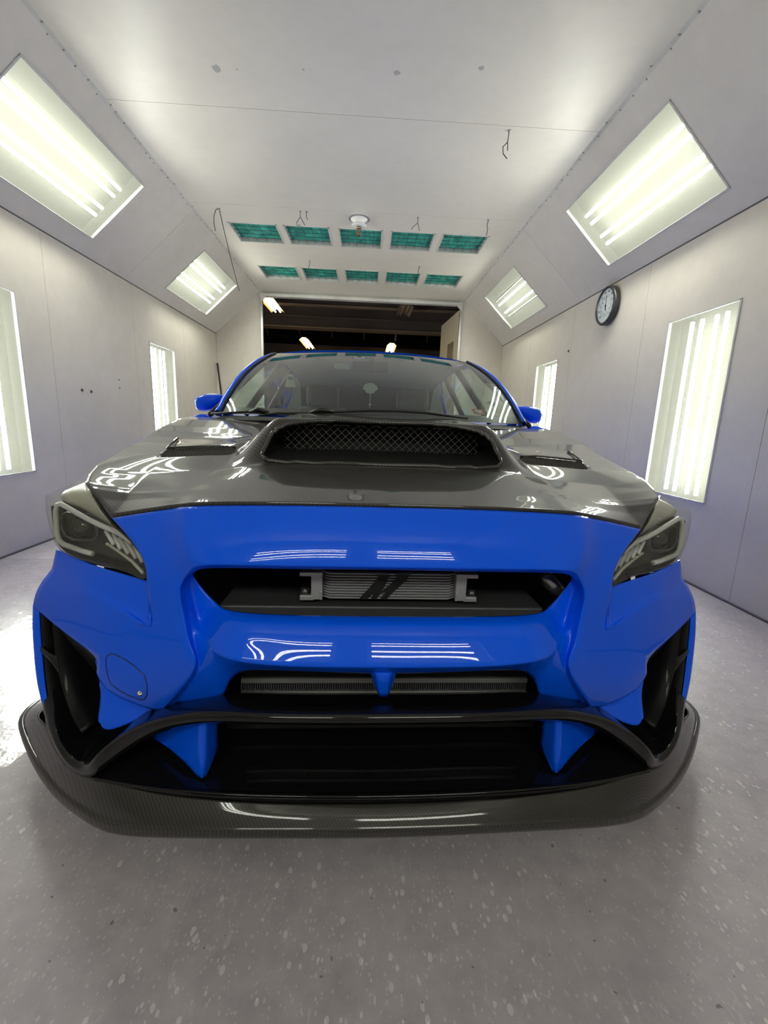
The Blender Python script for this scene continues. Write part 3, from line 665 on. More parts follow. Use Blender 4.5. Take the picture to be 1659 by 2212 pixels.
# oil cooler
OY = .165
t0_, t1_ = at_(697, 1234, OY), at_(985, 1300, OY)
oc = tag(empty('oil_cooler', (0, 0, 0), 0, car), 'silver finned oil cooler with black painted emblem')
cx0, cx1 = t0_.x, t1_.x-.004; cz1, cz0 = t0_.z-.002, t1_.z+.003; nr = 10; hh_ = (cz1-cz0)
MB().box((cx0+.004, OY+.012, cz0+.001), (cx1-.004, OY+.04, cz1-.001)).build('core', 'void', oc)
for i in range(nr):
    z = cz0+hh_*(i+.5)/nr; m = MB(); h = hh_/nr*.27
    pr = [(cx0, .012), (cx0+.016, 0), (cx1-.016, 0), (cx1, .012)]
    rws = [[(x, OY+dy+(.003 if abs(k) == 2 else 0), z+h*k/2*(1 if abs(k) < 2 else 1)) for x, dy in pr] for k in (-2, -1, 1, 2)]
    m.grid(rws, False); m.grid([[(x, OY+.035, z-h) for x, dy in pr], [(x, OY+dy+.003, z-h) for x, dy in pr]], False); m.grid([[(x, OY+dy+.003, z+h) for x, dy in pr], [(x, OY+.035, z+h) for x, dy in pr]], False)
    m.build('fin_row', 'alu', oc)
    if i < nr-1:
        m = MB(); x = cx0+.008; zz = z+hh_/nr/2; k = 0
        while x < cx1-.01:
            m.box((x, OY+.010, zz-h*.8), (x+.0012, OY+.014, zz+h*.8)); x += .0036
        m.build('fin_mesh', 'darkalu', oc)['kind'] = 'stuff'
for s, xe in ((-1, cx0), (1, cx1)):
    m = MB(); m.box((min(xe, xe+s*.026), OY-.004, cz0), (max(xe, xe+s*.026), OY+.04, cz1)); m.box((min(xe+s*.02, xe+s*.052), OY-.004, cz1-.010), (max(xe+s*.02, xe+s*.052), OY+.04, cz1)); m.box((min(xe+s*.02, xe+s*.052), OY-.004, cz0-.002), (max(xe+s*.02, xe+s*.052), OY+.04, cz0+.010))
    m.box((min(xe, xe+s*.006), OY-.006, cz0), (max(xe, xe+s*.006), OY, cz0+.022)); bev(m.build('end_tank', 'alu', oc), .002)
    m = MB(); m.box((min(xe+s*.03, xe+s*.050), OY+.004, cz0+.01), (max(xe+s*.03, xe+s*.050), OY+.03, cz0+.026)); m.build('bracket', 'black', oc)
    m = MB(); m.lathe([(.006, 0), (.006, .006), (0, .007)], Matrix.Translation((xe+s*.040, OY+.004, cz0+.018)) @ Matrix.Rotation(math.pi/2, 4, 'X'), 6, False); m.build('bolt', 'steel', oc)
# emblem painted on the fins: two slanted strokes, split into three feet
def emb(polys):
    m = MB()
    for pg in polys: m.prism([at_(x, y, OY-.0012) for x, y in pg], (0, .0012, 0))
    return m.build('emblem', 'rubber', oc)
def cp(x, y): return (640+x*380/1659, 1220+y*380/1659)
emb([[cp(748,92), cp(885,92), cp(868,135), cp(800,262), cp(832,232), cp(950,130), cp(935,92), cp(1075,92), cp(1045,140), cp(880,290), cp(855,326), cp(788,326), cp(840,262), cp(800,268), cp(752,326), cp(703,326), cp(745,255), cp(668,326), cp(594,322), cp(700,205), cp(778,125)]])
# silver duct piece at the upper right inside the grille
hs = MB().tube([at_(1170,1236,.22), at_(1185,1255,.21), at_(1200,1270,.2), at_(1215,1285,.2)], [.016,.02,.02,.016], 10)
hs.build('intake_hose', mat('foil_hose', (.35, .35, .38), .25, .9), car)
# ------------------------------------------------------------ bonnet as a height field
def lerp(a, b, t): return a+(b-a)*t
def sstep(e0, e1, x):
    t = max(0, min(1, (x-e0)/(e1-e0))); return t*t*(3-2*t)
def table(tb, y):
    if y <= tb[0][0]: return tb[0][1:]
    for p, q in zip(tb, tb[1:]):
        if y <= q[0]:
            t = (y-p[0])/(q[0]-p[0]); return [lerp(a, b, t) for a, b in zip(p[1:], q[1:])]
    return tb[-1][1:]
EDGE = [(.245,.646,.757),(.275,.675,.772),(.31,.708,.788),(.35,.75,.812),(.385,.782,.826),(.44,.803,.842),(.50,.815,.857),(.65,.828,.880),(.80,.838,.905),(.88,.842,.922),(.96,.845,.943),(1.05,.845,.962),(1.2,.845,.988),(1.30,.845,1.0)]
def zc_(y): return .829+.164*(y-.107)
YL, YT = .436, .528
def hood_feat(a, y):
    """height above the plain bonnet: scoop, valleys, louvres"""
    a = abs(a)
    h = -.0175*sstep(.32, .48, a)*(1-sstep(.60, .96, a))*sstep(.10, .45, y)*(1-.4*sstep(.44, .58, y)-.6*(max(0, min(1, (y-.44)/.14))))
    zs = 1.007+.045*(y-.52) if y > .52 else 1.007
    hs = max(0, zs-zc_(y)); w_ = 1-sstep(.300, .45, a)
    tt = max(0, min(1, (y-YL+.004)/(YT+.012-YL)))
    h += (.6*sstep(0, 1, tt)+.4*tt)*hs*w_*(1-sstep(.98, 1.12, y)*.4)
    ia = sstep(.445, .468, a+.10*(y-.60))*(1-sstep(.655, .675, a-.12*(y-.60)))
    if .47 < y < .84:
        d = -.020*sstep(.55, .582, y)*(1-sstep(.588, .602, y)) + .009*sstep(.588, .602, y)*(1-sstep(.62, .82, y))
        h += d*ia
    return h
FT = sorted([(abs(B['A%d' % i].x), B['A%d' % i].y+.004, B['A%d' % i].z+.006) for i in range(6)])
def front_tab(a):
    p = [FT[0]]*1+FT+[FT[-1]]
    for i in range(1, len(p)-2):
        if a <= p[i+1][0] or i == len(p)-3:
            t = max(0, min(1, (a-p[i][0])/(p[i+1][0]-p[i][0]+1e-9)))
            o_ = []
            for c in (1, 2):
                m0 = (p[i+1][c]-p[i-1][c])/(p[i+1][0]-p[i-1][0]+1e-9)*(p[i+1][0]-p[i][0]); m1 = (p[i+2][c]-p[i][c])/(p[i+2][0]-p[i][0]+1e-9)*(p[i+1][0]-p[i][0])
                o_.append((2*t**3-3*t*t+1)*p[i][c]+(t**3-2*t*t+t)*m0+(3*t*t-2*t**3)*p[i+1][c]+(t**3-t*t)*m1)
            return o_
def hood_xyz(u, v):
    yc = lerp(.107, 1.13, v); ye = lerp(.245, 1.28, v**.92)
    ae, ze = table(EDGE, ye); a = abs(u)
    y = yc+(ye-yc)*a**2.4; x = u*ae
    zc = zc_(yc)
    z = zc-(zc-ze)*a**3.0
    if v < .35:
        ty, tz = front_tab(abs(x)); k = (1-v/.35)**2
        if a > .999: k = k if v == 0 else 0
        y0 = .107+(.245-.107)*a**2.4; z0 = .829-(.829-.757)*a**3
        y += (ty-y0)*k; z += (tz-z0)*k
    z += hood_feat(x, y)*sstep(0, .13, v)
    return Vector((x, y, z))
NU, NV = 240, 170
def hw_(y): return lerp(.360, .300, max(0, min(1, (y-YL)/(YT-YL))))
def ex_(y): return (3.6, 3.0) if y > (YL+YT)/2 else (6.0, 3.6)
def in_mouth(x, y):
    a, b = ex_(y); return abs(x/hw_(y))**a+abs((y-(YL+YT)/2)/((YT-YL)/2))**b < 1
vs = [hood_xyz(i/NU*2-1, j/NV) for j in range(NV+1) for i in range(NU+1)]; fs = []
for j in range(NV):
    for i in range(NU):
        q = (j*(NU+1)+i, j*(NU+1)+i+1, (j+1)*(NU+1)+i+1, (j+1)*(NU+1)+i)
        c = sum((vs[k] for k in q), Vector())/4
        if in_mouth(c.x, c.y): continue
        fs.append(q)
# turned-down hem of the bonnet all round
hm = MB().add(vs, fs, True)
edge_ids = [i for i in range(NU+1)]; hemv = [vs[i]+Vector((0, .006, -.010)) for i in edge_ids]
hm.grid([[vs[i] for i in edge_ids], hemv], True)
for col_, s in ((0, 1), (NU, -1)):
    ids = [j*(NU+1)+col_ for j in range(NV+1)]; hm.grid([[vs[i] for i in ids], [vs[i]+Vector((s*.014, 0, -.016)) for i in ids]], True)
hood = hm.build('bonnet', 'carbon', car, merge=.0004); hood['label'] = 'glossy carbon fibre bonnet with air scoop and louvres'
dep = bpy.context.evaluated_depsgraph_get()
# rim and inside of the scoop
rim = []
for k in range(96):
    t = 2*math.pi*k/96; cx_, sy_ = math.cos(t), math.sin(t)
    ea, eb = (3.6, 3.0) if sy_ > 0 else (6.0, 3.6)
    y = (YL+YT)/2+((YT-YL)/2)*math.copysign(abs(sy_)**(2/eb), sy_); x = hw_(y)*math.copysign(abs(cx_)**(2/ea), cx_)
    a_ = abs(x); yb = y
    # invert the row mapping for the base height
    ae, ze = table(EDGE, .6); u = x/.80
    best = min((abs(hood_xyz(u, v/200).y-y), v/200) for v in range(0, 200))[1]
    rim.append(hood_xyz(u*(.80/ (abs(hood_xyz(1, best).x))), best))
rimm = MB().tube(rim, .0065, 8, True).build('scoop_rim', 'carbon', hood)
ct_ = sum(rim, Vector())/len(rim)
def inn(q, dy, k): 
    return Vector((q.x*k, max(q.y, .50)+dy, lerp(q.z, ct_.z, .12)))
r1 = [Vector((q.x*.985, q.y+.03, q.z-.006 if q.z > ct_.z else q.z+.004)) for q in rim]
r2 = [Vector((q.x*.96, .575, min(q.z-.008, .998) if q.z > ct_.z else q.z+.018+.012)) for q in rim]
r3 = [Vector((q.x*.93, .66, q.z-.02 if q.z > ct_.z else q.z+.028)) for q in rim]
MB().grid([rim, r1, r2, r3], True, True).add(r3, [tuple(range(len(r3)))]).build('scoop_duct', 'void', hood)['label'] = 'matt black duct inside the bonnet scoop'
# expanded metal mesh: zigzag strands
mm_ = MB(); y_ = .572; zb, zt_ = .905, 1.0; cw, chh = .0235, .0112
rows_n = int((zt_-zb)/chh)+2
for r_ in range(-1, rows_n):
    pts = []
    x = -.312
    k = 0
    while x < .312:
        pts.append(Vector((x, y_+.002*(k % 2), zb+r_*chh+(chh/2 if (k+r_) % 2 else -chh/2)))); x += cw/2; k += 1
    pts = [p for p in pts if p.z > .902 and p.z < .995 and abs(p.x) < .31]
    for a, b in zip(pts, pts[1:]):
        if (a-b).length > cw: continue
        d = Vector((0, 0, .0007)); t = Vector((0, .0015, 0))
        mm_.add([a-d, b-d, b+d, a+d, a-d+t, b-d+t, b+d+t, a+d+t], [(0,1,2,3),(7,6,5,4),(0,4,5,1),(3,2,6,7)])
mo = mm_.build('scoop_mesh', mat('mesh_black_metal', (.17, .17, .175), .4, .5), hood); mo['kind'] = 'stuff'; mo['label'] = 'diamond wire mesh inside the scoop'
# black sheet painting the shade of the slot at each louvre's outer end
for s in (-1, 1):
    def hz(x, y, up=.002):
        best = min(range(0, 201), key=lambda v: abs(hood_xyz(abs(x)/.83, v/200).y-y)); v = best/200
        return hood_xyz(x/abs(hood_xyz(1, v).x), v)+Vector((0, 0, up))
    m = MB(); out_ = [hz(s*a, y, .0025) for a, y in ((.664,.60),(.680,.65),(.690,.70),(.698,.76),(.700,.80))]; in_ = [hz(s*a, y, .0025) for a, y in ((.640,.602),(.652,.65),(.668,.70),(.685,.76),(.699,.80))]
    m.grid([out_, in_], True); m.build('louvre_slot_shade', 'void', hood)
    m = MB().tube([hz(s*a, y, .004) for a, y in ((.452,.606),(.50,.602),(.56,.602),(.62,.602),(.655,.604),(.672,.63),(.684,.67),(.695,.74),(.701,.80))], .0035, 6); m.build('louvre_lip', 'carbon', hood)

# ------------------------------------------------------------ headlights (left half, mirrored by building both sides)
def poly_tube(pts, r, name, material, parent, s, n=8, closed=False):
    return MB().tube([Vector((q.x*s, q.y, q.z)) for q in pts], r, n, closed).build(name, material, parent)
def flip(pts, s): return [Vector((q.x*s, q.y, q.z)) for q in pts]
for s, lab in ((1, 'headlight with grey light guides, left in the photo'), (-1, 'headlight with grey light guides, right in the photo')):
    hl = tag(empty('headlight', (0,0,0), 0, car), lab)
    top = PL([(183,1036,.44),(190,1052,.375),(196,1068,.335),(213,1096,.29),(240,1131,.25),(275,1162,.205),(298,1190,.18),(312,1216,.165),(315,1246,.16)])
    mid1 = PL([(146,1048,.425),(150,1062,.395),(158,1080,.385),(175,1108,.345),(207,1141,.295),(250,1176,.24),(282,1205,.20),(303,1228,.178),(313,1248,.165)])
    mid2 = PL([(112,1064,.405),(111,1078,.385),(120,1100,.37),(138,1130,.345),(172,1163,.315),(225,1190,.255),(267,1215,.215),(296,1235,.187),(312,1250,.17)])
    bot = PL([(104,1070,.425),(103,1092,.40),(106,1122,.38),(114,1162,.365),(136,1194,.335),(192,1217,.285),(246,1228,.235),(285,1240,.20),(312,1252,.175)])
    bot2 = [q+Vector((.04, .10, -.01)) for q in bot]
    rows_mesh('lens', [flip(r, s) for r in ([top[i]+Vector((.01, .05, -.03)) for i in range(9)], top, mid1, mid2, bot, bot2)], 'lens', parent=hl, lv=2, solid=0, mirror=False, sharp_rows=[(1,.6),(4,.3)])['label'] = 'clear lens'
    rows_mesh('lower_bracket', [fl([q+Vector((.0, .012, -.004)) for q in bot[1:]], s), fl([q+Vector((.01, .12, -.03)) for q in bot[1:]], s)], 'void', parent=hl, lv=1, solid=.003, mirror=False)  # black strip added to block the bright gap under the lens
    # housing: dish behind the lens
    bk = lambda r, k, z=0: [q+Vector((.015, k, z)) for q in r]
    rows_mesh('housing', [flip(r, s) for r in (bk(top, .028, -.012), bk(mid1, .075, -.006), bk(mid2, .075, .004), bk(bot, .040, .004))], 'lamp_in', parent=hl, lv=2, solid=.003, mirror=False)
    up = rows_mesh('upper_trim', [flip(r, s) for r in ([q+Vector((.0, .012, -.006)) for q in top], [q+Vector((0, .022, -.006)) for q in PL([(128,1058,.44),(120,1068,.42),(127,1082,.395),(160,1096,.36),(200,1118,.31),(245,1145,.255),(280,1175,.21),(304,1215,.18),(313,1244,.17)])])], 'lamp_trim', parent=hl, lv=2, solid=.003, mirror=False)
    ring = PL([(286,1172,.215),(268,1158,.23),(246,1146,.255),(220,1136,.28),(195,1124,.305),(168,1109,.335),(145,1096,.355),(133,1089,.368),(125,1091,.374),(121,1105,.377),(122,1130,.377),(124,1155,.370),(128,1167,.362),(138,1176,.347),(160,1184,.322),(180,1191,.300),(200,1196,.28)])
    o = MB().tube(flip(ring, s), .0068, 10).build('light_guide', 'drl', hl)
    for a, b in (((229,1148),(246,1176)),((245,1154),(261,1186)),((258,1162),(277,1196)),((272,1168),(294,1206)),((290,1178),(308,1214))):
        ya = .26-(a[0]-229)/61*.045; MB().tube(flip([P(a[0], a[1], y=ya+.01), P(b[0], b[1], y=ya-.022)], s), .0048, 8).build('light_bar', 'drl', hl)
    # projector: bezel, glass
    c = P(181, 1139, y=.375); c.x *= s
    d = Vector((s*-.20, -1, .05)).normalized(); mt_ = Matrix.Translation(c) @ d.to_track_quat('Z', 'Y').to_matrix().to_4x4()
    MB().lathe([(.034, -.05), (.036, .0), (.033, .003), (.031, -.002), (.031, -.02)], mt_, 32).build('projector_bezel', 'lamp_in', hl)
    MB().lathe([(.031, -.012), (.029, .002), (.023, .012), (.013, .018), (0, .020)], mt_, 32).build('projector_lens', 'proj', hl)
    MB().lathe([(.029, -.03), (0, -.03)], mt_, 24).build('projector_shade', mat('shade_black', (.01, .01, .01), .5), hl)
    bz = PL([(133,1122,.385),(136,1112,.385),(146,1108,.38),(165,1112,.365),(188,1120,.34),(204,1130,.32),(212,1144,.31),(210,1160,.305),(202,1167,.305),(180,1168,.325),(158,1166,.345),(142,1158,.37),(134,1142,.382)])
    MB().tube(flip(bz, s), .004, 8, True).build('bezel_ring', 'lamp_in', hl)
    br = PL([(231,1174,.262),(255,1190,.245),(285,1212,.212),(309,1238,.185)])
    MB().tube(flip(br, s), .004, 6).build('lower_ridge', 'lamp_trim', hl)
    # seal between headlight and bonnet
    MB().tube(flip([q+Vector((.006, .004, -.006)) for q in top[:9]], s), .004, 6).build('seal', 'rubber', hl)
# shut line between bonnet and bumper
sl_ = [hood_xyz(i/60*2-1, 0)+Vector((0, .008, -.012)) for i in range(61)]
MB().tube(sl_, .005, 6).build('shut_line_seal', 'rubber', car)

# ------------------------------------------------------------ fog lamp covers (outline grooves) and their screw
bump_o = [o for o in COL.objects if o.name == 'front_bumper'][0]
bpy.context.view_layer.update(); dep = bpy.context.evaluated_depsgraph_get()
ev = bump_o.evaluated_get(dep); bt = BVHTree.FromPolygons([v.co.copy() for v in ev.data.vertices], [tuple(p.vertices) for p in ev.data.polygons])
def on_bumper(px, py, lift=.0):
    d = (P(px, py, y=.2)-CC).normalized(); h = bt.ray_cast(CC, d)
    if h[0] is None: return P(px, py, y=.15)
    n = h[1] if h[1].dot(d) < 0 else -h[1]
    return h[0]+n*lift
cov = [(229,1421),(233,1415),(241,1412),(252,1415),(268,1423),(290,1438),(312,1458),(318,1480),(318,1500),(312,1511),(303,1511),(280,1503),(256,1490),(240,1478),(233,1460),(229,1440)]
pts = [on_bumper(a, b, .0004) for a, b in cov]
for s in (1,):
    c_ = sum(pts, Vector())/len(pts)
    MB().tube(flip(pts, s), .0013, 6, True).build('fog_cover_gap', mat('blue_gap', (.001, .012, .11), .5, 0, .5), car)
sc = on_bumper(303, 1497, .0); nn = (CC-sc).normalized()
MB().lathe([(.0065, 0), (.006, .003), (.002, .004), (.0015, .0025), (0, .0025)], Matrix.Translation(sc) @ nn.to_track_quat('Z', 'Y').to_matrix().to_4x4(), 12).build('cover_screw', 'steel', car)

# ------------------------------------------------------------ greenhouse
def ws(s, t, off=0):
    x = s*(.705-.15*t+.012*math.sin(math.pi*t)); y = lerp(1.10+.22*s*s, 1.78+.12*s*s, t)
    g = (.325*t+.5175*(1-max(0, 1-t)**2.5)/2.5)/.532; z = (1.022-.0*s*s)+(.362-.012*s*s)*g
    return Vector((x, y+off*.5, z-off*.86))
def patch(s0, s1, t0, t1, ns, nt, off=0): return [[ws(lerp(s0, s1, i/ns), lerp(t0, t1, j/nt), off) for i in range(ns+1)] for j in range(nt+1)]
MB().grid(patch(-1, 1, 0, 1, 40, 30)).build('windscreen', 'glass', car)['label'] = 'windscreen glass mirroring the green ceiling filters'
fr = MB()
for q in ((-1, 1, 0, .055, 40, 2), (-1, 1, .95, 1, 40, 2), (-1, -.955, 0, 1, 2, 24), (.955, 1, 0, 1, 2, 24)): fr.grid(patch(*q, .005))
fr.build('windscreen_frit', 'frit', car)
wb = [ws(-1+.05*i, 0) for i in range(41)]
MB().grid([[q+Vector((0, -.10, -.03)) for q in wb], [q+Vector((0, .02, -.012)) for q in wb]]).build('cowl', 'black', car)
# pillars, roof, side glass as lofts
for s in (-1, 1):
    e = [ws(s, t/10) for t in range(11)]
    o3 = [q+Vector((s*.022, .004, .012-.008*max(0, i-7)/3)) for i, q in enumerate(e)]; o4 = [q+Vector((s*.048, .05, -.006)) for q in e]; o5 = [q+Vector((s*.03, .09, -.02)) for q in e]
    e2 = [q+Vector((s*.002, 0, .002)) for q in e]
    rows_mesh('windscreen_pillar', [e2, o3, o4, o5], 'blue', lv=2, solid=.003, mirror=False)
    MB().tube([q+Vector((s*.004, -.001, .003)) for q in e], .005, 6).build('pillar_seal', 'rubber', car)
rf = []
for j in range(11):
    t = j/10; r = []
    for i in range(21):
        u = i/10-1; front = ws(u, 1); y = lerp(front.y, 3.05+.05*u*u, t)
        x = u*lerp(.567, .56, t); z = front.z+.006+.035*math.sin(math.pi*min(1, t*1.1))*(1)-.0*u*u-(.05*t*t) - (.012*abs(u)**6)
        r.append(Vector((x, y, z)))
    rf.append(r)
MB().grid(rf).grid([rf[0], [q+Vector((0, .004, -.012)) for q in rf[0]]]).build('roof', 'blue', car)['label'] = 'blue roof panel'
MB().grid([[q+Vector((0, .03, -.035)) for q in r] for r in rf]).build('headliner', 'liner', car)
# body sides with wheel openings (height field x = a(y,z))
def side_a(y, z):
    a = .895
    if y < .9: a = lerp(.875, .90, sstep(.35, .9, y))
    if y > 3.8: a = lerp(.90, .80, sstep(3.8, 4.55, y))
    top = side_top(y); f = (z-.18)/(top-.18)
    a -= .03*(1-sstep(0, .25, f)); a -= .035*sstep(.8, 1, f)**2
    for yw in (.93, 3.58):
        d = math.hypot(y-yw, z-.33)
        a += .025*(1-sstep(.36, .55, d))
    return a
def side_top(y):
    return table([(.45, .79), (.6, .85), (.8, .89), (1.0, .94), (1.2, .975), (1.4, 1.005), (2.2, 1.02), (3.2, 1.05), (4.1, 1.07), (4.5, 1.02)], y)[0]
for s in (-1, 1):
    m = MB(); ny, nz = 150, 30; g = []
    for j in range(nz+1):
        g.append([Vector((s*side_a(y, z), y, z)) for y in [lerp(.46, 4.5, i/ny) for i in range(ny+1)] for z in [lerp(.18, side_top(y), j/nz)]])
    vs = [q for r in g for q in r]; fs = []
    for j in range(nz):
        for i in range(ny):
            q = (j*(ny+1)+i, j*(ny+1)+i+1, (j+1)*(ny+1)+i+1, (j+1)*(ny+1)+i); c = sum((vs[k] for k in q), Vector())/4
            if any(math.hypot(c.y-yw, c.z-.33) < .365 for yw in (.93, 3.58)): continue
            fs.append(q)
    m.add(vs, fs, True); m.grid([g[-1], [Vector((q.x-s*.035, q.y, q.z+.006)) for q in g[-1]], [Vector((q.x-s*.09, q.y+.0, q.z-.01)) for q in g[-1]]])
    m.build('body_side', 'blue', car, merge=.0003)['label'] = 'blue side panel with wheel openings'
    for yw in (.93, 3.58):
        wl_ = empty('wheel', (s*.80, yw, .318), 0, car)
        mt_ = Matrix.Rotation(s*math.pi/2, 4, 'Y')
        MB().lathe([(.235, -.10), (.29, -.115), (.315, -.10), (.318, -.05), (.318, .05), (.315, .10), (.29, .115), (.235, .10)], mt_, 40).build('tyre', 'rubber', wl_)
        m = MB(); m.lathe([(.236, -.10), (.225, .06), (.236, .10), (.240, .104), (.24, -.10)], mt_, 40)
        for k in range(10):
            a = 2*math.pi*k/10; m.box((.03, -.014, .05), (.232, .014, .075), mt_ @ Matrix.Rotation(a, 4, 'Z'))
        m.lathe([(.06, .04), (.06, .085), (0, .09)], mt_, 20); m.build('rim', 'gloss', wl_)
        m = MB().lathe([(.17, .0), (.17, .02), (0, .02)], mt_, 30); m.build('brake_disc', 'steel', wl_)
        arch = [[Vector((s*xx, yw+.375*math.cos(a), .33+.375*math.sin(a))) for a in [math.pi*k/20-.4*0 for k in range(-3, 24)]] for xx in (.88, .60)]
        MB().grid(arch).build('arch_liner', 'void', car)
    # side windows and rear pillar
    top = [Vector((s*.585, y, 1.375-.05*((y-2.3)/.8)**2 if y > 2.3 else 1.375)) for y in (1.98, 2.3, 2.7, 3.05)]
    bot = [Vector((s*.79, y, z)) for y, z in ((1.42, 1.01), (2.1, 1.025), (2.8, 1.04), (3.5, 1.055))]
    MB().grid([bot, top]).build('side_window', 'sideglass', car)
    for i, w_ in ((1, .04), (2, .05)): MB().tube([bot[i], top[i]+Vector((0, .0, 0))], .022, 6).build('door_pillar', 'black', car)
    MB().tube([ws(s, 1)+Vector((s*.025, .10, -.012)), *[q+Vector((s*.005, 0, .008)) for q in top[1:]]], .016, 8).build('roof_rail', 'blue', car)
    rp = [Vector((s*.59, 3.0, 1.36)), Vector((s*.60, 3.2, 1.30)), Vector((s*.66, 3.72, 1.09))]; rq = [Vector((s*.60, 2.9, 1.355)), Vector((s*.66, 3.15, 1.25)), Vector((s*.79, 3.5, 1.055))]
    MB().grid([rp, rq]).build('rear_pillar', 'blue', car)
    MB().grid([[q+Vector((-s*.02, 0, -.015)) for q in rp], [q+Vector((-s*.02, 0, -.015)) for q in rq]]).build('rear_pillar_trim', 'liner', car)
    MB().tube([bot[0], top[0]], .012, 6).build('window_edge', 'rubber', car)
MB().grid([[Vector((x, 3.06+.04*x*x, 1.335)) for x in (-.56, -.3, 0, .3, .56)], [Vector((x, 3.75, 1.08)) for x in (-.68, -.35, 0, .35, .68)]]).build('rear_window', 'sideglass', car)
MB().grid([[Vector((x, y, z)) for x in (-.70, -.35, 0, .35, .70)] for y, z in ((3.74, 1.075), (4.1, 1.09), (4.48, 1.06), (4.56, .9), (4.58, .5), (4.5, .25))]).build('boot_lid', 'blue', car)
for sx_ in (-1, 1): MB().grid([[Vector((sx_*x, y, z)) for x in (.70, .80)] for y, z in ((3.5, 1.05), (4.1, 1.07), (4.48, 1.03), (4.56, .88), (4.57, .5), (4.5, .25))]).build('rear_corner', 'blue', car)
un = MB(); un.box((-.78, .5, .16), (.78, 4.4, .18)); un.build('underbody', 'void', car)
# mirrors
for s, lab in ((1, 'door mirror, left in the photo'), (-1, 'door mirror, right in the photo')):
    ol = [P(a_, b_, y=1.58) for a_, b_ in ((486,853),(470,850.5),(452,850),(436,852.5),(425,858),(420.5,866),(421.5,876),(427,888),(440,890),(456,885),(471,878),(487,868))]
    ol = [Vector((q.x*s, q.y, q.z)) for q in ol]; cc_ = sum(ol, Vector())/12
    ring = lambda k, y: [Vector((cc_.x+(q.x-cc_.x)*k, y, cc_.z+(q.z-cc_.z)*k)) for q in ol]
    m = MB().grid([ring(.93, 1.63), ring(1, 1.615), ring(1, 1.575), ring(.90, 1.55), ring(.65, 1.532), ring(.3, 1.525)], True, True)
    m.add(ring(.3, 1.525), [tuple(range(12))], True); m.add(ring(.93, 1.63), [tuple(range(12))], True)
    o = m.build('door_mirror', 'blue', car, merge=.0002); o['label'] = lab
    q = o.modifiers.new('s', 'SUBSURF'); q.levels = q.render_levels = 1
    a = P(480, 872, y=1.56); a.x *= s; MB().tube([a, Vector((s*-.72, 1.50, 1.0))], [.018, .024], 8).build('mirror_arm', 'blue', o)
    MB().prism([(s*-.73, 1.33, 1.005), (s*-.775, 1.50, 1.01), (s*-.765, 1.55, 1.03), (s*-.71, 1.50, 1.10)], (s*-.004, 0, 0)).build('mirror_sail', 'black', car)
# wipers
for pts in ([(560,897,1.16),(600,893,1.14),(668,893,1.12),(720,890,1.12),(800,887,1.11),(860,888,1.11),(920,892,1.12),(1010,903,1.17)], [(456,893,1.27),(510,891,1.22),(540,889,1.19),(580,892,1.16)]):
    w_ = PL(pts); MB().tube(w_, .006, 6).build('wiper', 'rubber', car)
    MB().tube([w_[2], lerp(w_[2], w_[3], .5)+Vector((0, -.01, .012)), w_[3]], .009, 6).build('wiper_arm', 'black', car)

# ------------------------------------------------------------ cabin
MB().grid([[Vector((x, y, z-.02*abs(x/.7)**3)) for x in [-.7+.07*i for i in range(21)]] for y, z in ((1.14, .985), (1.35, .995), (1.6, 1.0), (1.78, .985), (1.84, .92), (1.84, .7))]).build('dashboard', 'dash', car)
hoodie = MB().grid([[Vector((x, y, z)) for x, z in ((.18, .99), (.24, 1.02), (.34, 1.03), (.44, 1.02), (.50, .99))] for y in (1.62, 1.80)]); hoodie.build('instrument_hood', 'dash', car)
swm = Matrix.Translation((.345, 1.98, .90)) @ Matrix.Rotation(math.radians(-65), 4, 'X')
st_ = MB().tube([swm @ Vector((.18*math.cos(2*math.pi*k/32), .18*math.sin(2*math.pi*k/32), 0)) for k in range(32)], .014, 8, True)
for a in (0, math.pi, -math.pi/2): st_.tube([swm @ Vector((.0, 0, -.02)), swm @ Vector((.18*math.cos(a), .18*math.sin(a), 0))], .014, 6)
st_.lathe([(.06, -.03), (.06, .0), (.04, .012), (0, .014)], swm, 16); st_.build('steering_wheel', 'dash', car)
for sx_ in (-.36, .36):
    se = empty('front_seat', (sx_, 2.45, .3), 0, car)
    b = MB().box((-.25, -.25, .0), (.25, .25, .22)); bev(b.build('seat_cushion', 'cloth', se), .05, 3)
    b = MB(); b.prism([(-.24, .20, .2), (.24, .20, .2), (.20, .36, .80), (-.20, .36, .80)], (0, .12, .02)); bev(b.build('backrest', 'cloth', se), .04, 3)
    b = MB().box((-.13, .36, .80), (.13, .46, .98)); bev(b.build('headrest', 'cloth', se), .04, 3)
b = MB().box((-.62, 3.2, .4), (.62, 3.4, 1.05)); bev(b.build('rear_bench', 'cloth', car), .05, 3)
for sx_ in (-.72, .72): MB().box((sx_-.02, 1.4, .3), (sx_+.02, 3.5, 1.0)).build('door_card', 'dash', car)
MB().box((-.72, 1.3, .22), (.72, 3.6, .25)).build('cabin_floor', 'dash', car)
MB().box((-.68, 3.3, 1.0), (.68, 3.74, 1.03)).build('parcel_shelf', 'dash', car)
MB().box((-.7, 1.30, .3), (.7, 1.32, .97)).build('bulkhead', 'void', car)
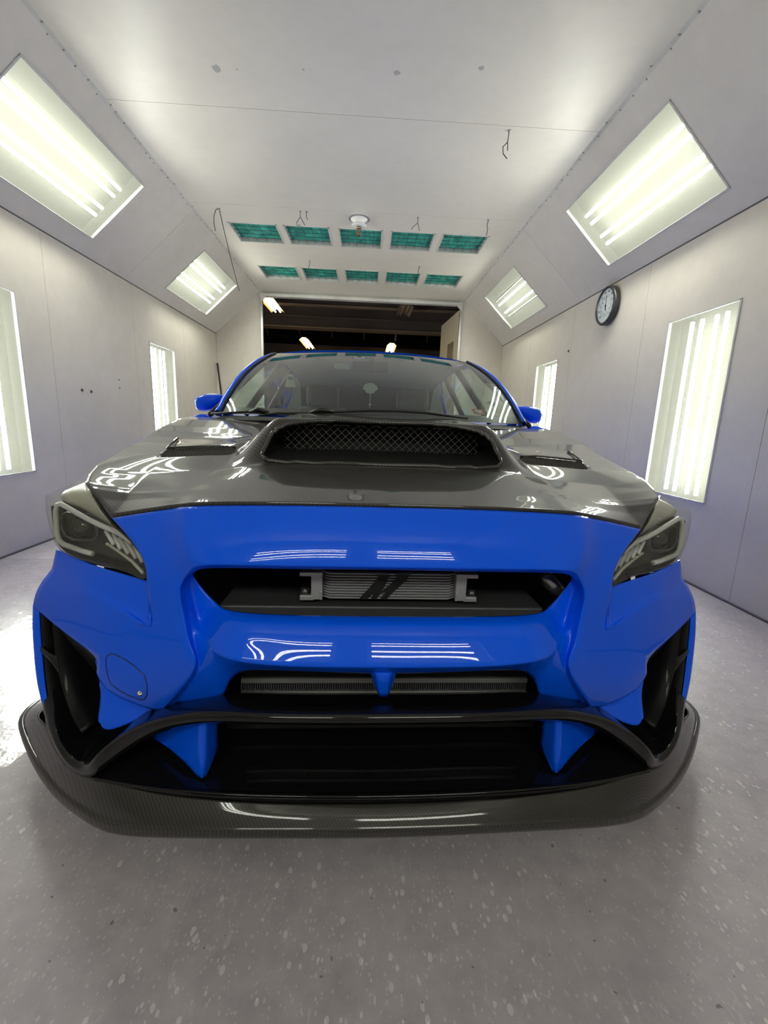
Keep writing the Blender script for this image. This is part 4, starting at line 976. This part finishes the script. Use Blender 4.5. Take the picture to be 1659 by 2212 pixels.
# rear-view mirror
mr_ = P(739, 791, y=1.86); b = MB().box((mr_.x-.045, mr_.y, mr_.z-.016), (mr_.x+.045, mr_.y+.02, mr_.z+.016)); bev(b.build('sun_sensor_tag', mat('pale_grey_plastic', (.45, .50, .44), .5), car), .006)
mr2 = P(800, 792, y=1.95); b = MB().box((mr2.x-.11, mr2.y, mr2.z-.03), (mr2.x+.11, mr2.y+.03, mr2.z+.03)); bev(b.build('rear_view_mirror', 'dash', car), .012, 3); MB().tube([(mr2.x, mr2.y, mr2.z), ws(0, .86, .02)], .010, 8).build('mirror_stem', 'dash', car)
# windscreen stickers (flat labels just inside the glass)
M['paper'] = mat('sticker_paper', (.55, .58, .55), .7); M['redink'] = mat('sticker_red', (.55, .05, .05), .6); M['grey_ink'] = mat('sticker_grey', (.10, .11, .11), .7)
def ws_px(px, py, off=.004):
    d = (P(px, py, y=1.5)-CC).normalized(); best = None
    # intersect with the glass by search along the ray
    lo, hi = 1.5, 3.2
    for k in range(240):
        t = lerp(lo, hi, k/240); q = CC+d*t
        s_ = q.x/.63; tt = min(1, max(0, (q.y-1.10-.18*s_*s_)/(.68-.10*s_*s_))); w_ = ws(q.x/(.705-.15*tt+.012), tt)
        if q.z < w_.z: return q+Vector((0, .004, -off))
    return CC+d*2.3
def decal(name, pts, material, off=.004):
    return MB().add([ws_px(a, b, off) for a, b in pts], [tuple(range(len(pts)))]).build(name, material, car)
decal('inspection_sticker', [(1018,881),(1043,883),(1048,894),(1026,892)], 'redink', .004)
decal('sticker_print', [(1026,883),(1037,884),(1041,887),(1040,891),(1031,890),(1026,887)], 'paper', .003)
decal('white_sticker', [(1045,860),(1073,864),(1079,880),(1060,880)], 'paper', .004)
decal('sticker_print', [(1052,867),(1058,864),(1068,866),(1075,871),(1076,875),(1068,876),(1058,873)], 'grey_ink', .003)
decal('white_sticker', [(1048,882),(1070,884),(1074,894),(1056,893)], 'paper', .0045)

# things hanging in the cabin: not parts of the car
def hang(name, label, cat, px, py, y):
    q = P(px, py, y=y); w_ = Vector((CX+_c*q.x-_s*q.y, CY+_s*q.x+_c*q.y, q.z)); o = empty(name, w_, CT); tag(o, label, cat); return o
M['pale'] = mat('pale_card', (.62, .66, .58), .7); M['paleink'] = mat('pale_card_ink', (.25, .28, .25), .7)
an = hang('air_freshener', 'pale bird-shaped card air freshener hanging behind the windscreen', 'air freshener', 627, 822, 1.95)
k_ = 2.75/951*1.0
def cardp(pts, k=k_): return [((x)*k, 0, -(y)*k) for x, y in pts]
MB().prism(cardp([(-3,-13),(3,-13),(7,-9),(8,-2),(9,6),(12,12),(6,13.5),(0,12.5),(-6,13.5),(-12,12),(-9,6),(-8,-2),(-7,-9)]), (0, .002, 0)).build('card', 'pale', an)
MB().prism([(x, -.001, z) for x, _, z in cardp([(-5,-8),(-1,-8),(0,-5),(1,-8),(5,-8),(5,-3),(0,0),(-5,-3)])], (0, .001, 0)).build('face_print', 'paleink', an)
MB().tube([(0, 0, 13*k_), (.004, .02, .17)], .0008, 4).build('string', 'paleink', an)
fo = hang('fan_ornament', 'pale fan-shaped ornament with beads and a cross hanging in the windscreen centre', 'ornament', 800, 841, 1.92)
MB().prism(cardp([(-16,0),(-13,-8),(-6,-12),(0,-13),(6,-12),(13,-8),(16,0),(11,2),(8,7),(0,9),(-8,7),(-11,2)]), (0, .002, 0)).build('disc', 'pale', fo)
MB().tube([(0, 0, 13*k_), (0, .03, .13)], .0008, 4).build('string', 'paleink', fo)
m = MB()
for i in range(7): m.lathe([(0, -.003), (.0035, 0), (0, .003)], Matrix.Translation((0, 0, -(10+i*2.6)*k_)), 6)
m.build('beads', 'pale', fo)['kind'] = 'stuff'
MB().box((-.0022, 0, -.105), (.0022, .003, -.078)).box((-.009, 0, -.091), (.009, .003, -.086)).build('cross', 'pale', fo)
# ------------------------------------------------------------ ceiling filters, sprinkler, wires, clock, pole
M['filter'] = None
def filter_mat():
    m = mat('green_filter_fleece', (.02, .30, .24), .9)
    v = coords(m); n = noise(m, v, 14, 4, .6)
    L(m, ramp(m, n, [(.3, (.012, .17, .135)), (.7, (.04, .40, .32))]), bsdf(m).inputs['Base Color']); return m
M['filter'] = filter_mat()
M['wire'] = mat('dark_wire', (.035, .05, .045), .5, .5)
row = ('row beside the sprinkler', 'row nearest the doorway')
pos = ('leftmost', 'second from the left', 'middle', 'second from the right', 'rightmost')
for r_, (y0, y1) in enumerate(FY):
    for k, (x0, x1) in enumerate(FX):
        root = empty('air_filter', ((x0+x1)/2, (y0+y1)/2, ZC))
        tag(root, 'green ceiling air filter, %s in the %s' % (pos[k], row[r_]), 'filter', 'green air filters in the ceiling')
        hx, hy = (x1-x0)/2, (y1-y0)/2; n = 14
        ph = [random.uniform(0, 6.28) for _ in range(6)]
        rows = []
        for j in range(n+1):
            rr = []
            for i in range(n+1):
                u, v_ = i/n*2-1, j/n*2-1
                e = min(1, (1-max(abs(u), abs(v_)))*4)
                sag = .025*e*(math.sin(4*u+ph[0]+2*v_)*.5+math.sin(7*v_+ph[1])*.3+math.sin(9*u-3*v_+ph[2])*.35)
                rr.append((u*hx, v_*hy, .045+sag))
            rows.append(rr)
        MB().grid(rows).build('filter_pad', 'filter', root)
        g = MB()
        for q in range(1, 5):
            xq = -hx+2*hx*q/5; yq = -hy+2*hy*q/5
            if q < 5: g.tube([(xq, -hy, .012), (xq, hy, .012)], .0025, 4)
            g.tube([(-hx, yq, .009), (hx, yq, .009)], .0025, 4)
        g.build('wire_grid', 'wire', root)
        f = MB()
        for a, b in (((-hx-.0, -hy, -.004), (-hx+.012, hy, .09)), ((hx-.012, -hy, -.004), (hx, hy, .09)), ((-hx, -hy, -.004), (hx, -hy+.012, .09)), ((-hx, hy-.012, -.004), (hx, hy, .09))): f.box(a, b)
        f.build('frame', 'trim', root)
# sprinkler
sp = tag(empty('sprinkler', (-.13, 4.90, ZC)), 'ceiling fire sprinkler with white ring in front of the green filters', 'sprinkler')
MB().lathe([(.085, 0), (.082, -.012), (.055, -.018), (.05, -.05), (.075, -.055), (.075, -.062), (.035, -.065)], Matrix.Identity(4), 24).build('escutcheon', 'white', sp)
M['brass'] = mat('brass', (.30, .20, .12), .35, .9)
b_ = MB(); b_.lathe([(.018, -.06), (.018, -.085), (.012, -.09)], Matrix.Identity(4), 12)
for s in (-1, 1): b_.tube([(s*.016, 0, -.08), (s*.024, 0, -.10), (s*.022, 0, -.125), (s*.006, 0, -.145)], .005, 6)
b_.tube([(0, 0, -.08), (0, 0, -.14)], .005, 6)
b_.lathe([(.024, -.146), (.024, -.150), (.004, -.152)], Matrix.Identity(4), 12); b_.build('nozzle', 'brass', sp)
MB().lathe([(.11, -.0008), (.10, -.0018), (.0, -.002)], Matrix.Identity(4), 24).build('soot_ring', mat('soot', (.25, .24, .24), .8), sp)  # darker grey ring on the ceiling round the sprinkler
# loose wire ends hanging from the ceiling
def hook(x, y, pts, label, r=.0035, hookn=True):
    root = tag(empty('wire_hook', (x, y, ZC)), label, 'wire', 'wire ends hanging from the ceiling')
    MB().lathe([(.012, 0), (.011, -.006), (.004, -.010)], Matrix.Identity(4), 8).build('screw_head', 'rivet', root)
    for q in pts:
        MB().tube([V(p) for p in q], r, 5).build('wire', M['wire'], root)
hook(-1.49, 4.84, [[(0,0,0), (-.03,0,-.01), (-.05,.0,-.06), (-.055,.0,-.12), (-.045,0,-.20)], [(0,0,0), (.01,.1,-.15), (.03,.25,-.38), (.05,.45,-.62)]], 'long thin wire hanging down at the left end of the ceiling seam')
hook(-.70, 4.80, [[(0,0,0), (.0,0,-.05), (-.035,0,-.10), (-.03,0,-.13), (.0,0,-.12)], [(0,0,-.05), (.03,0,-.10), (.045,0,-.12)]], 'short forked wire hanging left of the sprinkler', .003)
hook(-.64, 4.80, [[(0,0,0), (.0,0,-.05), (.01,0,-.07)]], 'tiny wire stub beside the forked wire left of the sprinkler', .003)
hook(.448, 4.79, [[(0,0,0), (0,0,-.05), (-.04,0,-.08), (-.06,0,-.11)], [(0,0,-.05), (.02,0,-.12)]], 'forked wire end hanging right of the sprinkler', .003)
hook(1.137, 4.757, [[(0,0,0), (-.01,0,-.05), (0,0,-.08), (-.008,0,-.14)]], 'single wire end above the rightmost filters', .0035)
hook(.918, 3.43, [[(0,0,0), (-.005,0,-.07), (-.035,0,-.10), (-.03,0,-.14), (-.0,0,-.17)], [(-.005,0,-.07), (0,0,-.12)]], 'bent wire end on the ceiling nearest the camera, upper right', .0035)
hook(-.78, 6.15, [[(0,0,0), (0,0,-.05), (-.02,0,-.09)]], 'wire end between the two filter rows, left', .0035)
hook(.62, 6.15, [[(0,0,0), (-.01,0,-.05), (-.01,0,-.09)]], 'wire end between the two filter rows, right', .0035)
# dial thermometer clock on the right wall: x axis into wall
M['dial'] = mat('dial_face', (.50, .55, .54), .35)
M['bezel'] = mat('dark_bezel', (.05, .05, .052), .3, .4)
ck = empty('wall_clock'); ck.matrix_world = Matrix.Translation((XR-.001, 4.285, 2.135)) @ Matrix.Rotation(-math.pi/2, 4, 'Y')
tag(ck, 'round dark-rimmed dial thermometer clock on the right wall', 'clock')
MB().lathe([(.155, 0), (.168, .012), (.172, .045), (.165, .06), (.148, .062), (.146, .044), (.0, .044)], Matrix.Identity(4), 48).build('bezel', 'bezel', ck)
MB().lathe([(.146, .0465), (.146, .048), (0, .048)], Matrix.Identity(4), 48, False).build('dial', 'dial', ck)
MB().tube([(.092*math.cos(2*math.pi*k/48), .092*math.sin(2*math.pi*k/48), .0482) for k in range(48)], .0012, 4, True).build('inner_ring', 'bezel', ck)
def ck_text(txt, r, a, size):
    cu = bpy.data.curves.new('numeral', 'FONT'); cu.body = txt; cu.size = size; cu.align_x = 'CENTER'; cu.align_y = 'CENTER'; cu.extrude = .0004
    cu.resolution_u = 3; q_ = bpy.data.objects.new('numeral_curve', cu); COL.objects.link(q_)
    me = bpy.data.meshes.new_from_object(q_.evaluated_get(bpy.context.evaluated_depsgraph_get())); bpy.data.objects.remove(q_)
    o = bpy.data.objects.new('numeral', me); COL.objects.link(o); me.materials.clear(); me.materials.append(M['bezel']); o.parent = ck
    # dial local frame: local x points up the wall (world z), local y is world y
    o.matrix_local = Matrix.Translation((r*math.cos(a), r*math.sin(a), .0488)) @ Matrix.Rotation(-math.pi/2, 4, 'Z')
for k in range(1, 13): ck_text(str(k), .075, -math.radians(30*k), .024)
for k, t in enumerate(range(-40, 141, 20)): ck_text(str(t), .120, -math.radians(-135+30*k), .026)
MB().box((-.03, -.003, .049), (.085, .003, .0505)).build('hand', 'bezel', ck)
hh = MB().box((-.045, -.006, .0507), (.012, .006, .052)).build('hand', 'bezel', ck); hh.rotation_euler = (0, 0, .25)
MB().lathe([(.010, .049), (.010, .054), (0, .055)], Matrix.Identity(4), 12).build('hub', 'bezel', ck)
# pole leaning in the far left corner
pl = tag(MB().tube([(XL+.02, YF-.04, 1.86), (XL+.33, YF-.5, .012)], .014, 8).build('pole', 'bezel'), 'thin dark pole leaning in the far left corner behind the mirror', 'pole')
# wall hardware: bolts and a hook
def bolt(X, y, z, s, label, r=.018):
    o = empty('bolt', (X, y, z)); tag(o, label, 'bolt', 'bolt heads on the walls')
    m_ = Matrix.Rotation(s*math.pi/2, 4, 'Y')
    MB().lathe([(r, 0), (r, .003), (r*.6, .004)], m_, 12).build('washer', 'rivet', o)
    MB().lathe([(r*.55, .003), (r*.55, .010), (0, .011)], m_, 6, False).build('head', 'bezel', o)
bolt(XL, 4.05, 1.19, 1, 'left one of the two bolt heads on the left wall', .016)
bolt(XL, 4.18, 1.185, 1, 'right one of the two bolt heads on the left wall', .016)
bolt(XL, 4.65, 1.33, 1, 'small upper screw on the left wall', .008)
bolt(XL, 4.65, 1.25, 1, 'small lower screw on the left wall', .008)
bolt(XR, 5.08, 1.86, -1, 'dark bolt on the right wall under the clock', .018)

# ------------------------------------------------------------ workshop beyond the doorway
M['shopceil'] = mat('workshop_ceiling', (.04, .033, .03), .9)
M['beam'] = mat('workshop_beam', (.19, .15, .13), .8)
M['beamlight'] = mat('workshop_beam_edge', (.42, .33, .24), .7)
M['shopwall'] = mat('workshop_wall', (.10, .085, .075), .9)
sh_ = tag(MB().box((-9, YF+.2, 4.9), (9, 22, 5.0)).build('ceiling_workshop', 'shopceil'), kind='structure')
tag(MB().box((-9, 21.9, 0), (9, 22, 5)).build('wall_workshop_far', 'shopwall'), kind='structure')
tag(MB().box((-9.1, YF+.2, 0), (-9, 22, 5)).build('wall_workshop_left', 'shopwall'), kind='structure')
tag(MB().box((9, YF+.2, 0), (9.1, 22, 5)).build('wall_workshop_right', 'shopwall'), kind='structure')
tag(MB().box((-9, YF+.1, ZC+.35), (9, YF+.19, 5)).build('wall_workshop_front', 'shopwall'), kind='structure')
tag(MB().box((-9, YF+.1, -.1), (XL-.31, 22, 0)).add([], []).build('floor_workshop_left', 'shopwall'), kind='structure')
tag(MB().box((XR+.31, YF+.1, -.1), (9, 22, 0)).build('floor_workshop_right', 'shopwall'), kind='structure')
def shop_beam(y, z0, z1, label, dep=.25):
    b = MB(); b.box((-8.9, y, z0), (8.9, y+.012, z1)); o = b.build('ceiling_beam', 'beam'); tag(o, label, 'beam', 'dark roof beams beyond the doorway')
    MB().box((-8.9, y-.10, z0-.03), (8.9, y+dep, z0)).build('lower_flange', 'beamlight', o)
    MB().box((-8.9, y-.06, z1), (8.9, y+dep, z1+.03)).build('upper_flange', 'beam', o)
    return o
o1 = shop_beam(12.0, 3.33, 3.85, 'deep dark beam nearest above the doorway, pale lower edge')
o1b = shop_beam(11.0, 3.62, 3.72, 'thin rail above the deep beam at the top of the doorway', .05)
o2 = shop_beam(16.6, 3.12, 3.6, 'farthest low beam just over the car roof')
for k in range(9):
    x = -4+k*.95
    tag(MB().tube([(x, 13, 4.3), (x+.05, 14.0, 3.45)], .03, 5).build('roof_brace', 'beam'), None, None)
for i, o in enumerate([o for o in COL.objects if o.name.startswith('roof_brace')]): tag(o, 'dark slanting roof brace beyond the doorway, ' + ('leftmost', 'second from the left', 'third from the left', 'fourth from the left', 'middle of the nine', 'fourth from the right', 'third from the right', 'second from the right', 'rightmost')[i], 'brace', 'roof braces beyond the doorway')
MB_pipe = tag(MB().tube([(-8.9, 11.6, 3.5), (8.9, 11.6, 3.5)], .02, 6).build('conduit', 'beam'), 'thin conduit running along the dark beam beyond the doorway', 'conduit')
M['warm'] = mat('warm_tube_glow', (1, .9, .7), .4, emit=(1, .74, .40), estr=26)
M['lampbody'] = mat('workshop_lamp_body', (.45, .36, .25), .5)
def shop_lamp(x, y0, y1, z, label, on=1, wd=.10):
    r = tag(empty('workshop_lamp', (x, (y0+y1)/2, z)), label, 'light', 'workshop ceiling lamps beyond the doorway')
    l = (y1-y0)/2
    MB().grid([[(-wd-.05, yy, -.02), (-.05, yy, .05), (.05, yy, .05), (wd+.05, yy, -.02)] for yy in (-l, l)], False).build('shade', 'lampbody', r)
    for s in (-.055, .055): MB().tube([(s, -l*.97, .0), (s, l*.97, .0)], .018, 6).build('tube', 'warm' if on else 'lampbody', r)
    for yy in (-l*.8, l*.8): MB().tube([(0, yy, .05), (0, yy, 4.9-z)], .006, 4).build('hanger', 'beam', r)
shop_lamp(-2.07, 9.45, 10.75, 3.38, 'warm tube lamp at the upper left corner of the doorway')
shop_lamp(-1.93, 13.9, 15.6, 3.36, 'warm tube lamp just left of centre over the car roof')
shop_lamp(.70, 14.2, 15.8, 3.36, 'warm tube lamp right of centre over the car roof')
shop_lamp(.74, 9.6, 10.5, 3.36, 'unlit tube lamp at the top of the doorway', 0)
# open door leaf
M['leaf'] = mat('beige_door_paint', (.60, .53, .40), .5)
dl_ = tag(empty('door_1', (1.508, YF+.06, 0)), kind='structure'); dl_.rotation_euler = (0, 0, math.atan2(.10, 1.38))
MB().box((0, 0, .02), (.05, 1.40, 2.9)).build('leaf', 'leaf', dl_)
MB().box((-.006, .38, 1.75), (.0, .78, 2.45)).build('pane', mat('dark_door_pane', (.16, .13, .09), .2), dl_)
